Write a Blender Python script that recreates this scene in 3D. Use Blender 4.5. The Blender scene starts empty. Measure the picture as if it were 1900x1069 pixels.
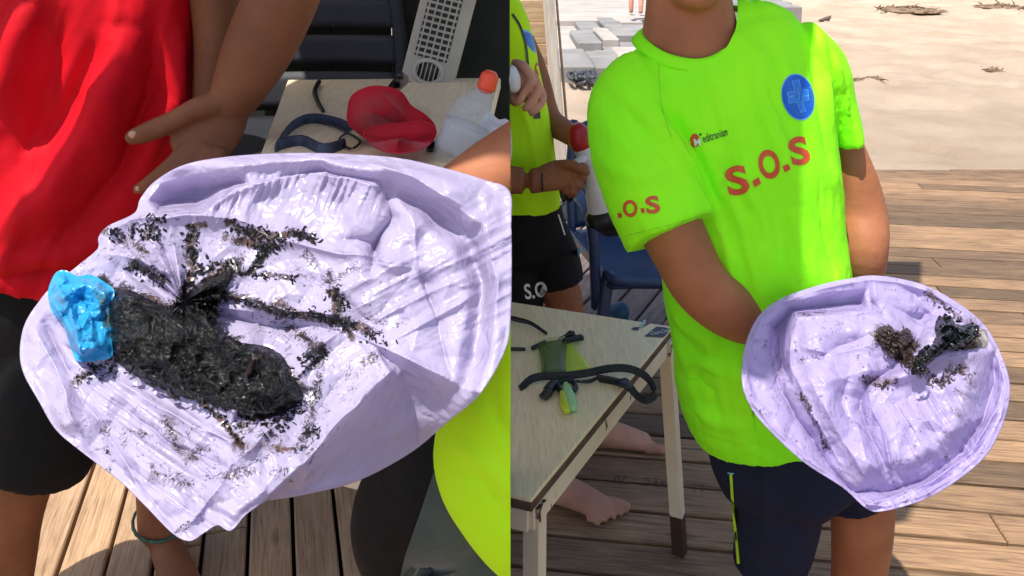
import bpy, bmesh, math, random
import numpy as np
from mathutils import Vector, Matrix
from mathutils.bvhtree import BVHTree

random.seed(7)
rng = np.random.default_rng(7)
SC = bpy.context.scene
COL = SC.collection
R = math.radians

# ------------------------------------------------------------------ camera, sky, sun, exposure
FPX, CX, CY, HC, PITCH = 1500.0, 950.0, 106.0, 1.53, R(8.0)     # focal length and principal point for a 1900 x 1069 frame
cam_d = bpy.data.cameras.new('camera')
cam = bpy.data.objects.new('camera', cam_d); COL.objects.link(cam)
cam.location = (0, 0, HC); cam.rotation_euler = (R(90) - PITCH, 0, 0)
cam_d.sensor_fit = 'HORIZONTAL'; cam_d.sensor_width = 36; cam_d.lens = FPX / 1900 * 36
cam_d.shift_x = 0.0; cam_d.shift_y = (CY - 534.5) / 1900
cam_d.clip_start = 0.05; cam_d.clip_end = 2000
SC.camera = cam

SUN = Vector((-0.25, -0.31, 0.93)).normalized()
world = bpy.data.worlds.new('World'); SC.world = world; world.use_nodes = True
wn = world.node_tree.nodes; wl = world.node_tree.links
bg = wn['Background']; bg.inputs['Strength'].default_value = 0.13
sky = wn.new('ShaderNodeTexSky'); sky.sky_type = 'NISHITA'; sky.sun_disc = False
sky.sun_elevation = math.asin(SUN.z); sky.sun_rotation = math.atan2(SUN.x, SUN.y)
sky.dust_density = 2.0; sky.ozone_density = 1.0
wl.new(sky.outputs['Color'], bg.inputs['Color'])
sun_d = bpy.data.lights.new('sun', 'SUN'); sun_d.energy = 4.0; sun_d.angle = R(0.53); sun_d.color = (1.0, 0.95, 0.88)
sun = bpy.data.objects.new('sun', sun_d); COL.objects.link(sun)
sun.rotation_euler = SUN.to_track_quat('Z', 'Y').to_euler(); sun.location = SUN * 20
vs = SC.view_settings
vs.view_transform = 'Standard'; vs.look = 'None'; vs.exposure = 0.72; vs.gamma = 1.0; vs.use_curve_mapping = False
SC.cycles.max_bounces = 8; SC.cycles.transparent_max_bounces = 12

# ------------------------------------------------------------------ coordinate helpers
cp, sp = math.cos(PITCH), math.sin(PITCH)
def ray(x, y):
    u = (x - CX) / FPX; v = (y - CY) / FPX
    return u, cp - v * sp, -sp - v * cp
def P(x, y, Y):
    """the point at distance Y ahead (metres) that lies on the sight line of photo position x, y"""
    u, yd, zd = ray(x, y); t = Y / yd
    return Vector((u * t, Y, HC + zd * t))
def PZ(x, y, z):
    u, yd, zd = ray(x, y); t = (z - HC) / zd
    return Vector((u * t, yd * t, z))
def PA(x, y, Y):
    u = (x - CX) / FPX; v = (y - CY) / FPX
    yd = cp - v * sp; zd = -sp - v * cp; t = Y / yd
    return np.stack([u * t, Y + 0 * t, HC + zd * t], -1)
def PROJ(p):
    p = np.asarray(p, float)
    dz = p[..., 2] - HC
    f = p[..., 1] * cp - dz * sp; up = p[..., 1] * sp + dz * cp
    return CX + FPX * p[..., 0] / f, CY - FPX * up / f
def lin(r, g, b):
    f = lambda c: c / 12.92 if c <= 0.04045 else ((c + 0.055) / 1.055) ** 2.4
    return (f(r / 255), f(g / 255), f(b / 255), 1)

# ------------------------------------------------------------------ noise (numpy)
def _h(i, j, k, s):
    n = (i * 374761393 + j * 668265263 + k * 2147483647 + s * 974634777) & 0xffffffff
    n = ((n ^ (n >> 13)) * 1274126177) & 0xffffffff
    n = (n ^ (n >> 16)) & 0xffffffff
    return n / 4294967295.0
def vn(p, s=0):
    p = np.asarray(p, float); i = np.floor(p).astype(np.int64); f = p - i
    w = f * f * f * (f * (f * 6 - 15) + 10); r = 0
    for a in (0, 1):
        for b in (0, 1):
            for c in (0, 1):
                r = r + _h(i[..., 0] + a, i[..., 1] + b, i[..., 2] + c, s) * \
                    (w[..., 0] if a else 1 - w[..., 0]) * (w[..., 1] if b else 1 - w[..., 1]) * (w[..., 2] if c else 1 - w[..., 2])
    return r
def fbm(p, o=4, s=0):
    p = np.asarray(p, float); r = 0; a = 0.5
    for k in range(o): r = r + a * (vn(p * 2 ** k + 17.3 * k, s + k) - 0.5); a *= 0.5
    return r
def crumple(x, y, scale, s=0, o=3):
    """sharp creased relief like crushed film, about -0.5..0.5"""
    r = 0; a = 1.0; t = 0
    for k in range(o):
        an = 0.9 * k + s; c, d = math.cos(an), math.sin(an)
        q = np.stack([(x * c - y * d) / scale * 2 ** k, (x * d + y * c) / scale * 2 ** k * 0.7, np.full_like(x, 3.1 * k + s)], -1)
        w = vn(q * 0.6 + 31, s + 50) * 1.2
        q = q + w[..., None]
        r = r + a * (1 - np.abs(2 * vn(q, s + k) - 1) * 1.6); t += a; a *= 0.5
    return r / t - 0.4
def dpoly(x, y, pts):
    d = np.full(np.shape(x), 1e9); tt = np.zeros(np.shape(x)); n = len(pts) - 1
    for k in range(n):
        (ax, ay), (bx, by) = pts[k][:2], pts[k + 1][:2]
        vx, vy = bx - ax, by - ay
        t = np.clip(((x - ax) * vx + (y - ay) * vy) / (vx * vx + vy * vy + 1e-9), 0, 1)
        e = np.hypot(x - ax - t * vx, y - ay - t * vy)
        m = e < d; d = np.where(m, e, d); tt = np.where(m, (k + t) / n, tt)
    return d, tt
def inside(x, y, poly):
    r = np.zeros(np.shape(x), bool); n = len(poly); j = n - 1
    for i in range(n):
        xi, yi = poly[i]; xj, yj = poly[j]
        c = ((yi > y) != (yj > y)) & (x < (xj - xi) * (y - yi) / (yj - yi + 1e-12) + xi)
        r ^= c; j = i
    return r
def sdf(x, y, poly):
    d, _ = dpoly(x, y, list(poly) + [poly[0]])
    return np.where(inside(x, y, poly), d, -d)
def sstep(a, b, v):
    t = np.clip((v - a) / (b - a), 0, 1); return t * t * (3 - 2 * t)
def spline(pts, n, closed=False):
    p = np.array(pts, float); m = len(p)
    out = []
    segs = m if closed else m - 1
    for k in range(n):
        t = k / n * segs if closed else k / (n - 1) * segs
        i = min(int(t), segs - 1); f = t - i
        g = (lambda q: p[q % m]) if closed else (lambda q: p[min(max(q, 0), m - 1)])
        a, b, c, d = g(i - 1), g(i), g(i + 1), g(i + 2)
        out.append(0.5 * ((2 * b) + (c - a) * f + (2 * a - 5 * b + 4 * c - d) * f * f + (3 * b - a - 3 * c + d) * f ** 3))
    return np.array(out)

# ------------------------------------------------------------------ mesh helpers
def link(o, parent=None):
    COL.objects.link(o)
    if parent is not None:
        o.parent = parent
        if parent.type == 'EMPTY': o.matrix_parent_inverse = Matrix.Translation(-Vector(parent.location))
    return o
def mesh(name, v, f, smooth=True):
    me = bpy.data.meshes.new(name)
    me.from_pydata([tuple(q) for q in np.asarray(v, float)], [], [tuple(int(i) for i in q) for q in f]); me.update()
    if smooth: me.polygons.foreach_set('use_smooth', [True] * len(me.polygons))
    return me
def obj(name, me, mat, parent=None):
    o = bpy.data.objects.new(name, me); link(o, parent)
    if mat is not None:
        if len(me.materials) == 0: me.materials.append(mat)
        else: me.materials[0] = mat
    return o
def make(name, vf, mat, parent=None, smooth=True):
    return obj(name, mesh(name, vf[0], vf[1], smooth), mat, parent)
def empty(name, loc=(0, 0, 0)):
    o = bpy.data.objects.new(name, None); o.location = loc; o.empty_display_size = 0.05; COL.objects.link(o); return o
def tag(o, label, cat, group=None):
    o['label'] = label; o['category'] = cat
    if group: o['group'] = group
    return o
def struct(o): o['kind'] = 'structure'; return o
def keep(o, parent):
    """parent while keeping world placement (parents are unrotated empties)"""
    o.parent = parent; o.location = Vector(o.location) - Vector(parent.location); return o
def thing(name, loc, label, cat, group=None): return tag(empty(name, loc), label, cat, group)
def shift(vf, d): return (np.asarray(vf[0], float) + np.asarray(d, float), vf[1])
def join(parts):
    V = []; F = []; n = 0
    for v, f in parts:
        v = np.asarray(v, float); V.append(v); F += [tuple(i + n for i in q) for q in f]; n += len(v)
    return np.concatenate(V), F
def grid_faces(a, b, wrap=False):
    F = []
    for i in range(a - 1):
        for j in range(b if wrap else b - 1):
            k = (j + 1) % b
            F.append((i * b + j, i * b + k, (i + 1) * b + k, (i + 1) * b + j))
    return F
def tube(path, radii, n=18, hint=(1, 0, 0), sub=4, caps=True, power=2.0):
    """tapered tube; radii scalars or (a, b): a along the hint, b across"""
    path = np.array([tuple(p) for p in path], float)
    rr = np.array([(r, r) if np.isscalar(r) else tuple(r) for r in radii], float)
    if sub > 1 and len(path) > 1:
        m = (len(path) - 1) * sub + 1
        path = spline(path, m); rr = spline(rr, m)
    t = np.gradient(path, axis=0); t /= np.linalg.norm(t, axis=1)[:, None] + 1e-12
    hint = np.array(hint, float)
    V = []; th = np.linspace(0, 2 * np.pi, n, endpoint=False)
    ct, st = np.cos(th), np.sin(th)
    ct = np.sign(ct) * np.abs(ct) ** (2 / power); st = np.sign(st) * np.abs(st) ** (2 / power)
    for k in range(len(path)):
        x = hint - t[k] * hint.dot(t[k])
        if np.linalg.norm(x) < 1e-4: x = np.array((0.3, 0.5, 0.8)) - t[k] * np.array((0.3, 0.5, 0.8)).dot(t[k])
        x /= np.linalg.norm(x); y = np.cross(t[k], x)
        V.append(path[k] + np.outer(ct * rr[k, 0], x) + np.outer(st * rr[k, 1], y))
    if caps:
        k0 = rr[0].min() * 0.5; k1 = rr[-1].min() * 0.5
        V.insert(0, path[0] - t[0] * k0 + (V[0] - path[0]) * 0.6)
        if caps != 'start': V.append(path[-1] + t[-1] * k1 + (V[-1] - path[-1]) * 0.6)
    m = len(V); F = grid_faces(m, n, True)
    V = np.concatenate(V)
    F.append(tuple(range(n))[::-1]); F.append(tuple((m - 1) * n + i for i in range(n)))
    F = [q[::-1] for q in F]
    return V, F
def limb(pts, radii, **k):
    """tube through (x, y, Y) photo positions"""
    return tube([P(*q) for q in pts], radii, **k)
def ball(c, r, n=14, m=10):
    r = np.array((r, r, r) if np.isscalar(r) else r, float); V = []; F = []
    for i in range(m + 1):
        a = math.pi * i / m
        for j in range(n):
            b = 2 * math.pi * j / n
            V.append((math.sin(a) * math.cos(b), math.sin(a) * math.sin(b), math.cos(a)))
    V = np.array(V) * r + np.array(tuple(c))
    F = [q[::-1] for q in grid_faces(m + 1, n, True)]
    return V, F
def box(c, s, rot=None):
    c = np.array(tuple(c), float); s = np.array(s, float) / 2
    V = np.array([(x, y, z) for x in (-1, 1) for y in (-1, 1) for z in (-1, 1)], float) * s
    if rot is not None: V = V @ np.array(rot.to_3x3() if hasattr(rot, 'to_3x3') else rot).T
    return V + c, [(0, 1, 3, 2), (4, 6, 7, 5), (0, 4, 5, 1), (2, 3, 7, 6), (0, 2, 6, 4), (1, 5, 7, 3)]
def bevelled(name, vf, mat, parent=None, w=0.004, seg=2):
    me = mesh(name, vf[0], vf[1], True)
    bm = bmesh.new(); bm.from_mesh(me)
    bmesh.ops.remove_doubles(bm, verts=bm.verts, dist=1e-6)
    ed = [e for e in bm.edges if len(e.link_faces) == 2 and e.calc_face_angle(0) > 0.5]
    bmesh.ops.bevel(bm, geom=ed, offset=w, segments=seg, affect='EDGES', profile=0.6)
    bmesh.ops.recalc_face_normals(bm, faces=bm.faces)
    bm.to_mesh(me); bm.free()
    me.polygons.foreach_set('use_smooth', [False] * len(me.polygons))
    return obj(name, me, mat, parent)
def fuse(parts, voxel=0.006, smooth=4, factor=0.5):
    """one continuous closed mesh out of overlapping closed pieces"""
    v, f = join(parts); me = mesh('tmp', v, f)
    o = bpy.data.objects.new('tmp', me); COL.objects.link(o)
    bm = bmesh.new(); bm.from_mesh(me); bmesh.ops.recalc_face_normals(bm, faces=bm.faces); bm.to_mesh(me); bm.free()
    m = o.modifiers.new('r', 'REMESH'); m.mode = 'VOXEL'; m.voxel_size = voxel
    if smooth:
        s = o.modifiers.new('s', 'SMOOTH'); s.iterations = smooth; s.factor = factor
    dg = bpy.context.evaluated_depsgraph_get()
    out = bpy.data.meshes.new_from_object(o.evaluated_get(dg))
    bpy.data.objects.remove(o); bpy.data.meshes.remove(me)
    out.polygons.foreach_set('use_smooth', [True] * len(out.polygons))
    out.materials.clear()
    return out
def getv(me):
    a = np.empty(len(me.vertices) * 3); me.vertices.foreach_get('co', a); return a.reshape(-1, 3)
def getn(me):
    a = np.empty(len(me.vertices) * 3); me.vertices.foreach_get('normal', a); return a.reshape(-1, 3)
def setv(me, v): me.vertices.foreach_set('co', np.asarray(v, float).ravel()); me.update()
def fold(me, lines, front=True):
    """press folds into cloth: lines of (photo polyline, half width in photo px, height in m)"""
    v = getv(me); n = getn(me); x, y = PROJ(v)
    view = v - np.array((0, 0, HC)); fac = np.clip(-(n * view).sum(1) / np.linalg.norm(view, axis=1) * 2 + 0.1, 0, 1)
    h = np.zeros(len(v))
    for pts, w, a in lines:
        d, t = dpoly(x, y, pts); env = np.sin(np.clip(t, 0.02, 0.98) * np.pi) ** 0.5
        h += a * (np.exp(-(d / w) ** 2) if w > 11 else np.exp(-d / w * 1.1)) * env
    setv(me, v + n * (h * fac)[:, None])
def ripple(me, amp, scale, s=0, stretch=(1, 1, 1)):
    v = getv(me); n = getn(me)
    setv(me, v + n * (fbm(v / scale * np.array(stretch), 3, s) * 2 * amp)[:, None])
def cut(me, co, no, fill=True):
    bm = bmesh.new(); bm.from_mesh(me)
    g = bmesh.ops.bisect_plane(bm, geom=bm.verts[:] + bm.edges[:] + bm.faces[:], plane_co=co, plane_no=no, clear_outer=True)
    if fill:
        ed = [e for e in g['geom_cut'] if isinstance(e, bmesh.types.BMEdge)]
        bmesh.ops.triangle_fill(bm, use_beauty=True, use_dissolve=False, edges=ed, normal=no)
    bm.to_mesh(me); bm.free(); return me
def drop(me, test):
    """remove faces whose centre passes test(x, y, centre)"""
    bm = bmesh.new(); bm.from_mesh(me); bm.faces.ensure_lookup_table()
    c = np.array([tuple(f.calc_center_median()) for f in bm.faces]); x, y = PROJ(c); m = test(x, y, c)
    bmesh.ops.delete(bm, geom=[f for f, k in zip(bm.faces, m) if k], context='FACES')
    for _ in range(14):
        new = {}
        for v in bm.verts:
            nb = [e.other_vert(v).co for e in v.link_edges if e.is_boundary]
            if len(nb) == 2: new[v] = v.co * 0.5 + (nb[0] + nb[1]) * 0.25
        for v, c_ in new.items(): v.co = c_
    bm.to_mesh(me); bm.free(); return me
def attr(me, name, val):
    a = me.attributes.new(name, 'FLOAT', 'POINT'); a.data.foreach_set('value', np.asarray(val, np.float32)); return me
def bvh(me):
    v = getv(me); return BVHTree.FromPolygons([Vector(q) for q in v], [tuple(p.vertices) for p in me.polygons])
def decal(name, xy, faces, trees, mat, parent, off=0.0012, maxd=9):
    """flat print laid on cloth: each point dropped along the sight line on to the surface, a hair proud of it"""
    o0 = Vector((0, 0, HC)); V = []; last = None
    for x, y in xy:
        d = Vector(ray(x, y)).normalized(); best = None
        for t in trees:
            h = t.ray_cast(o0, d)
            if h[0] is not None and (best is None or h[3] < best[3]): best = h
        if best is None: p = last if last is not None else P(x, y, 1.4)
        else: p = best[0] - d * off; last = p
        V.append(tuple(p))
    return make(name, (V, faces), mat, parent)
def refine(v, f, size):
    me = mesh('t', [(a, b, 0) for a, b in v], f, False); bm = bmesh.new(); bm.from_mesh(me)
    bmesh.ops.triangulate(bm, faces=bm.faces)
    for _ in range(5):
        ed = [e for e in bm.edges if e.calc_length() > size]
        if not ed: break
        bmesh.ops.subdivide_edges(bm, edges=ed, cuts=1, use_grid_fill=False)
        bmesh.ops.triangulate(bm, faces=bm.faces)
    bm.verts.index_update()
    out = ([(q.co.x, q.co.y) for q in bm.verts], [tuple(q.index for q in k.verts) for k in bm.faces]); bm.free(); bpy.data.meshes.remove(me); return out
def lettering(body, size, bold=0.0, shear=0.0, space=1.0):
    c = bpy.data.curves.new('t', 'FONT'); c.body = body; c.size = size; c.offset = bold * size; c.shear = shear; c.space_character = space
    c.align_x = 'CENTER'; c.align_y = 'CENTER'; c.resolution_u = 5
    o = bpy.data.objects.new('t', c); COL.objects.link(o)
    me = bpy.data.meshes.new_from_object(o.evaluated_get(bpy.context.evaluated_depsgraph_get()))
    v = getv(me)[:, :2]; f = [tuple(p.vertices) for p in me.polygons]
    bpy.data.objects.remove(o); bpy.data.curves.remove(c); bpy.data.meshes.remove(me)
    return v, f
def text_px(body, cx, cy, size, ang=0, bold=0.0, sx=1.0, shear=0.0, fine=6, space=1.0, skew=0.0, fit=None):
    v, f = lettering(body, size, bold, shear, space); v = v - (v.max(0) + v.min(0)) / 2
    if fit: v = v * (np.array(fit) / (v.max(0) - v.min(0)))
    a = R(ang); x = v[:, 0] * sx; y = v[:, 1] + v[:, 0] * skew
    X = cx + x * math.cos(a) - y * math.sin(a); Y = cy - (x * math.sin(a) + y * math.cos(a))
    return refine(np.stack([X, Y], 1), f, fine)
def poly_px(pts, fine=8):
    return refine(np.array(pts, float), [tuple(range(len(pts)))], fine)
def line_px(pts, w, n=0):
    p = spline(pts, n or len(pts) * 6) if len(pts) > 2 or n else np.array(pts, float)
    t = np.gradient(p, axis=0); t /= np.linalg.norm(t, axis=1)[:, None] + 1e-9
    s = np.stack([-t[:, 1], t[:, 0]], 1) * w / 2; m = len(p)
    return np.concatenate([p + s, p - s]), [(i, i + 1, m + i + 1, m + i) for i in range(m - 1)]

# ------------------------------------------------------------------ materials
def mat(name):
    m = bpy.data.materials.new(name); m.use_nodes = True
    nt = m.node_tree; return m, nt.nodes, nt.links, nt.nodes['Principled BSDF']
def N(ns, t, **k):
    n = ns.new(t)
    for a, b in k.items(): setattr(n, a, b)
    return n
def ramp(ns, stops):
    r = ns.new('ShaderNodeValToRGB'); e = r.color_ramp.elements
    while len(e) < len(stops): e.new(0.5)
    for q, (p, c) in zip(e, stops): q.position = p; q.color = c if len(c) == 4 else (*c, 1)
    return r
def coords(ns, ls, kind='Object', scale=(1, 1, 1)):
    t = ns.new('ShaderNodeTexCoord'); m = ns.new('ShaderNodeMapping'); m.inputs['Scale'].default_value = scale
    ls.new(t.outputs[kind], m.inputs['Vector']); return m.outputs['Vector']
def noise(ns, ls, vec, scale, detail=4, rough=0.55, dist=0.0):
    n = ns.new('ShaderNodeTexNoise'); n.inputs['Scale'].default_value = scale; n.inputs['Detail'].default_value = detail
    n.inputs['Roughness'].default_value = rough; n.inputs['Distortion'].default_value = dist; ls.new(vec, n.inputs['Vector']); return n
def bump(ns, ls, b, h, strength, dist):
    n = ns.new('ShaderNodeBump'); n.inputs['Strength'].default_value = strength; n.inputs['Distance'].default_value = dist
    ls.new(h, n.inputs['Height']); ls.new(n.outputs['Normal'], b.inputs['Normal']); return n
def plain(name, c, c2=None, rough=0.5, scale=20, bscale=0, bstr=0.3, bdist=0.002, spec=0.5, metal=0, detail=4, stretch=(1, 1, 1), coat=0, sheen=0):
    m, ns, ls, b = mat(name); vec = coords(ns, ls, 'Object', stretch)
    nz = noise(ns, ls, vec, scale, detail)
    c2 = c2 or tuple(min(1, q * 0.82) for q in c[:3]) + (1,)
    r = ramp(ns, [(0.35, c2), (0.65, c)]); ls.new(nz.outputs['Fac'], r.inputs['Fac']); ls.new(r.outputs['Color'], b.inputs['Base Color'])
    b.inputs['Roughness'].default_value = rough; b.inputs['Specular IOR Level'].default_value = spec; b.inputs['Metallic'].default_value = metal
    if coat: b.inputs['Coat Weight'].default_value = coat
    if sheen: b.inputs['Sheen Weight'].default_value = sheen; b.inputs['Sheen Roughness'].default_value = 0.5
    if bscale:
        z = noise(ns, ls, vec, bscale, 3); bump(ns, ls, b, z.outputs['Fac'], bstr, bdist)
    return m
def mix_rgb(ns, ls, fac, a, b, mode='MIX'):
    n = ns.new('ShaderNodeMix'); n.data_type = 'RGBA'; n.blend_type = mode
    if hasattr(fac, 'links'): ls.new(fac, n.inputs[0])
    else: n.inputs[0].default_value = fac
    for s, v in ((n.inputs[6], a), (n.inputs[7], b)):
        if hasattr(v, 'links'): ls.new(v, s)
        else: s.default_value = v if len(v) == 4 else (*v, 1)
    return n.outputs[2]
def math_n(ns, ls, op, a, b=None, clamp=False):
    n = ns.new('ShaderNodeMath'); n.operation = op; n.use_clamp = clamp
    for s, v in zip(n.inputs, (a, b)):
        if v is None: continue
        if hasattr(v, 'links'): ls.new(v, s)
        else: s.default_value = v
    return n.outputs[0]

def skin_mat(name, c, red=0.25):
    m, ns, ls, b = mat(name); vec = coords(ns, ls)
    n1 = noise(ns, ls, vec, 9, 5); n2 = noise(ns, ls, vec, 60, 4)
    r = ramp(ns, [(0.32, tuple(q * 0.62 for q in c[:3])), (0.66, tuple(min(1, q * 1.06) for q in c[:3]))]); ls.new(n1.outputs['Fac'], r.inputs['Fac'])
    col = mix_rgb(ns, ls, 0.25, r.outputs['Color'], (c[0] * 0.85, c[1] * 0.6, c[2] * 0.5, 1))
    spots = ramp(ns, [(0.62, (0, 0, 0)), (0.75, (1, 1, 1))]); ls.new(n2.outputs['Fac'], spots.inputs['Fac'])
    f = math_n(ns, ls, 'MULTIPLY', spots.outputs['Color'], red)
    ls.new(mix_rgb(ns, ls, f, col, (c[0] * 0.7, c[1] * 0.5, c[2] * 0.45, 1)), b.inputs['Base Color'])
    b.inputs['Roughness'].default_value = 0.6; b.inputs['Specular IOR Level'].default_value = 0.25; b.inputs['Subsurface Weight'].default_value = 0.12
    b.inputs['Subsurface Radius'].default_value = (0.012, 0.005, 0.003); b.inputs['Subsurface Scale'].default_value = 0.6
    z = noise(ns, ls, vec, 260, 3); z2 = noise(ns, ls, vec, 38, 5, 0.6); bump(ns, ls, b, math_n(ns, ls, 'ADD', z2.outputs['Fac'], math_n(ns, ls, 'MULTIPLY', z.outputs['Fac'], 0.25)), 0.4, 0.004); return m
SKIN = skin_mat('tanned_skin', lin(176, 116, 80))
SKIN2 = skin_mat('brown_skin', lin(150, 100, 70))
SKIN5 = skin_mat('dark_tanned_skin', lin(132, 86, 58))
SKIN3 = skin_mat('pale_skin', lin(214, 160, 134))
SKIN4 = skin_mat('foot_skin', lin(196, 146, 122))

def cloth_mat(name, c, c2, weave=900, bs=0.25, sheen=0.2, rough=0.75, trans=0.0):
    m, ns, ls, b = mat(name); vec = coords(ns, ls)
    n1 = noise(ns, ls, vec, 7, 4); r = ramp(ns, [(0.3, c2), (0.7, c)]); ls.new(n1.outputs['Fac'], r.inputs['Fac'])
    ls.new(r.outputs['Color'], b.inputs['Base Color']); b.inputs['Roughness'].default_value = rough
    b.inputs['Sheen Weight'].default_value = sheen; b.inputs['Specular IOR Level'].default_value = 0.2
    w = noise(ns, ls, vec, weave, 2); big = noise(ns, ls, vec, 28, 4)
    h = math_n(ns, ls, 'ADD', math_n(ns, ls, 'MULTIPLY', w.outputs['Fac'], 0.12), big.outputs['Fac'])
    bump(ns, ls, b, h, bs, 0.006)
    return m
NEON = cloth_mat('neon_polyester', (0.33, 1.0, 0.012, 1), (0.25, 0.97, 0.010, 1), bs=0.3, sheen=0.0)
NEONY = cloth_mat('neon_yellow_polyester', (0.60, 1.0, 0.012, 1), (0.52, 0.96, 0.010, 1), bs=0.3, sheen=0.0)
REDSH = cloth_mat('red_jersey', lin(206, 5, 28), lin(184, 2, 20), bs=0.25, sheen=0.0)
NAVY = cloth_mat('navy_shorts_cloth', lin(26, 32, 54), lin(18, 22, 40), bs=0.35, sheen=0.0)
BLACKC = cloth_mat('black_shorts_cloth', lin(19, 19, 22), lin(12, 12, 14), bs=0.35, sheen=0.0)
GREYMESH = cloth_mat('grey_mesh_panel', lin(78, 86, 80), lin(60, 68, 62), bs=0.35)
ORANGE = plain('orange_print', lin(206, 84, 40), lin(190, 72, 36), 0.6, 60)
WHITEP = plain('white_print', lin(225, 225, 225), lin(205, 205, 208), 0.6, 80)
BLUEP = plain('blue_badge_print', lin(0, 98, 200), lin(0, 84, 185), 0.5, 30)
PALEBLUE = plain('pale_blue_print', lin(120, 190, 235), lin(95, 170, 225), 0.5, 30)
MIDBLUE = plain('mid_blue_print', lin(30, 124, 214), lin(20, 112, 205), 0.5, 30)
DARKP = plain('dark_print', lin(36, 46, 60), lin(26, 34, 48), 0.6, 40)
LIME = plain('lime_piping', lin(180, 230, 20), lin(160, 215, 10), 0.6, 60)
HAIR = plain('dark_hair', lin(34, 24, 18), lin(18, 12, 9), 0.45, 90, 200, 0.5, 0.004)

def film_mat(name, c, dark, brown, trans=0.35, rough=0.28, gloss=0.5):
    m, ns, ls, b = mat(name); vec = coords(ns, ls)
    n1 = noise(ns, ls, vec, 12, 3); base = ramp(ns, [(0.3, tuple(q * 0.9 for q in c[:3])), (0.7, c)]); ls.new(n1.outputs['Fac'], base.inputs['Fac'])
    at = N(ns, 'ShaderNodeAttribute', attribute_name='stain'); ab = N(ns, 'ShaderNodeAttribute', attribute_name='rust')
    s1 = noise(ns, ls, vec, 120, 7, 0.72, 2.2); s2 = noise(ns, ls, vec, 36, 5, 0.65, 1.2)
    def mask(a, lo):
        mm = math_n(ns, ls, 'ADD', math_n(ns, ls, 'MULTIPLY', s1.outputs['Fac'], 0.7), math_n(ns, ls, 'MULTIPLY', s2.outputs['Fac'], 0.5))
        th = math_n(ns, ls, 'SUBTRACT', mm, math_n(ns, ls, 'SUBTRACT', 0.815, math_n(ns, ls, 'MULTIPLY', a, 0.44)))
        return math_n(ns, ls, 'MULTIPLY', th, lo, True)
    k1 = mask(at.outputs['Fac'], 16.0); k2 = mask(ab.outputs['Fac'], 6.0)
    br = noise(ns, ls, vec, 40, 3); dk = ramp(ns, [(0.45, dark), (0.68, brown)]); ls.new(br.outputs['Fac'], dk.inputs['Fac'])
    c1 = mix_rgb(ns, ls, math_n(ns, ls, 'MULTIPLY', k2, 0.6), base.outputs['Color'], brown)
    c2 = mix_rgb(ns, ls, math_n(ns, ls, 'MULTIPLY', k1, 0.97), c1, dk.outputs['Color'])
    ls.new(c2, b.inputs['Base Color']); b.inputs['Roughness'].default_value = rough; b.inputs['Specular IOR Level'].default_value = gloss
    def crease(sc_, amp):
        q = noise(ns, ls, vec, sc_, 2, 0.4, 0.9); return math_n(ns, ls, 'MULTIPLY', math_n(ns, ls, 'ABSOLUTE', math_n(ns, ls, 'SUBTRACT', q.outputs['Fac'], 0.5)), amp)
    hh = math_n(ns, ls, 'ADD', math_n(ns, ls, 'ADD', crease(9, 3.0), crease(21, 1.3)), math_n(ns, ls, 'ADD', crease(48, 0.5), math_n(ns, ls, 'MULTIPLY', k1, 0.25)))
    bump(ns, ls, b, hh, 0.6, 0.008)
    tr = ns.new('ShaderNodeBsdfTranslucent'); ls.new(c2, tr.inputs['Color']); mx = ns.new('ShaderNodeMixShader')
    ls.new(math_n(ns, ls, 'MULTIPLY', math_n(ns, ls, 'SUBTRACT', 1.0, k1), trans), mx.inputs[0])
    ls.new(b.outputs[0], mx.inputs[1]); ls.new(tr.outputs[0], mx.inputs[2]); ls.new(mx.outputs[0], ns['Material Output'].inputs['Surface'])
    return m
BAG = film_mat('lilac_bag_film', lin(200, 191, 222), lin(20, 18, 16), lin(96, 70, 54), 0.42, 0.24, 0.5)
BAG2 = film_mat('violet_bag_film', lin(200, 186, 230), lin(30, 24, 26), lin(110, 86, 68), 0.45, 0.30, 0.4)
BLUEFILM = film_mat('blue_film', lin(50, 168, 226), lin(40, 60, 50), lin(90, 110, 90), 0.25, 0.2, 0.6)

def tar_mat(name, c, c2, sc=150, r0=0.12, brn=None, spec=0.45):
    m, ns, ls, b = mat(name); vec = coords(ns, ls)
    n1 = noise(ns, ls, vec, 45, 5, 0.6); st = [(0.3, c2), (0.62, c)]
    if brn: st.append((0.78, brn))
    r = ramp(ns, st); ls.new(n1.outputs['Fac'], r.inputs['Fac']); ls.new(r.outputs['Color'], b.inputs['Base Color'])
    n2 = noise(ns, ls, vec, sc, 5, 0.65, 0.5); rr = ramp(ns, [(0.3, (r0,) * 3), (0.7, (r0 + 0.08,) * 3)]); ls.new(n2.outputs['Fac'], rr.inputs['Fac'])
    ls.new(rr.outputs['Color'], b.inputs['Roughness']); b.inputs['Specular IOR Level'].default_value = spec
    n3 = noise(ns, ls, vec, sc * 1.1, 4, 0.6, 1.0); bump(ns, ls, b, n3.outputs['Fac'], 0.7, 0.005); return m
TAR = tar_mat('wet_tar', lin(12, 13, 10), lin(4, 4, 3), 170, 0.06, lin(34, 32, 18), 0.5)
TAR2 = tar_mat('wet_black_film', lin(10, 12, 14), lin(4, 5, 6), 45, 0.16)
BROWNTAR = tar_mat('brown_tar_clump', lin(74, 58, 54), lin(26, 20, 20), 120, 0.3, lin(120, 104, 100))

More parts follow.
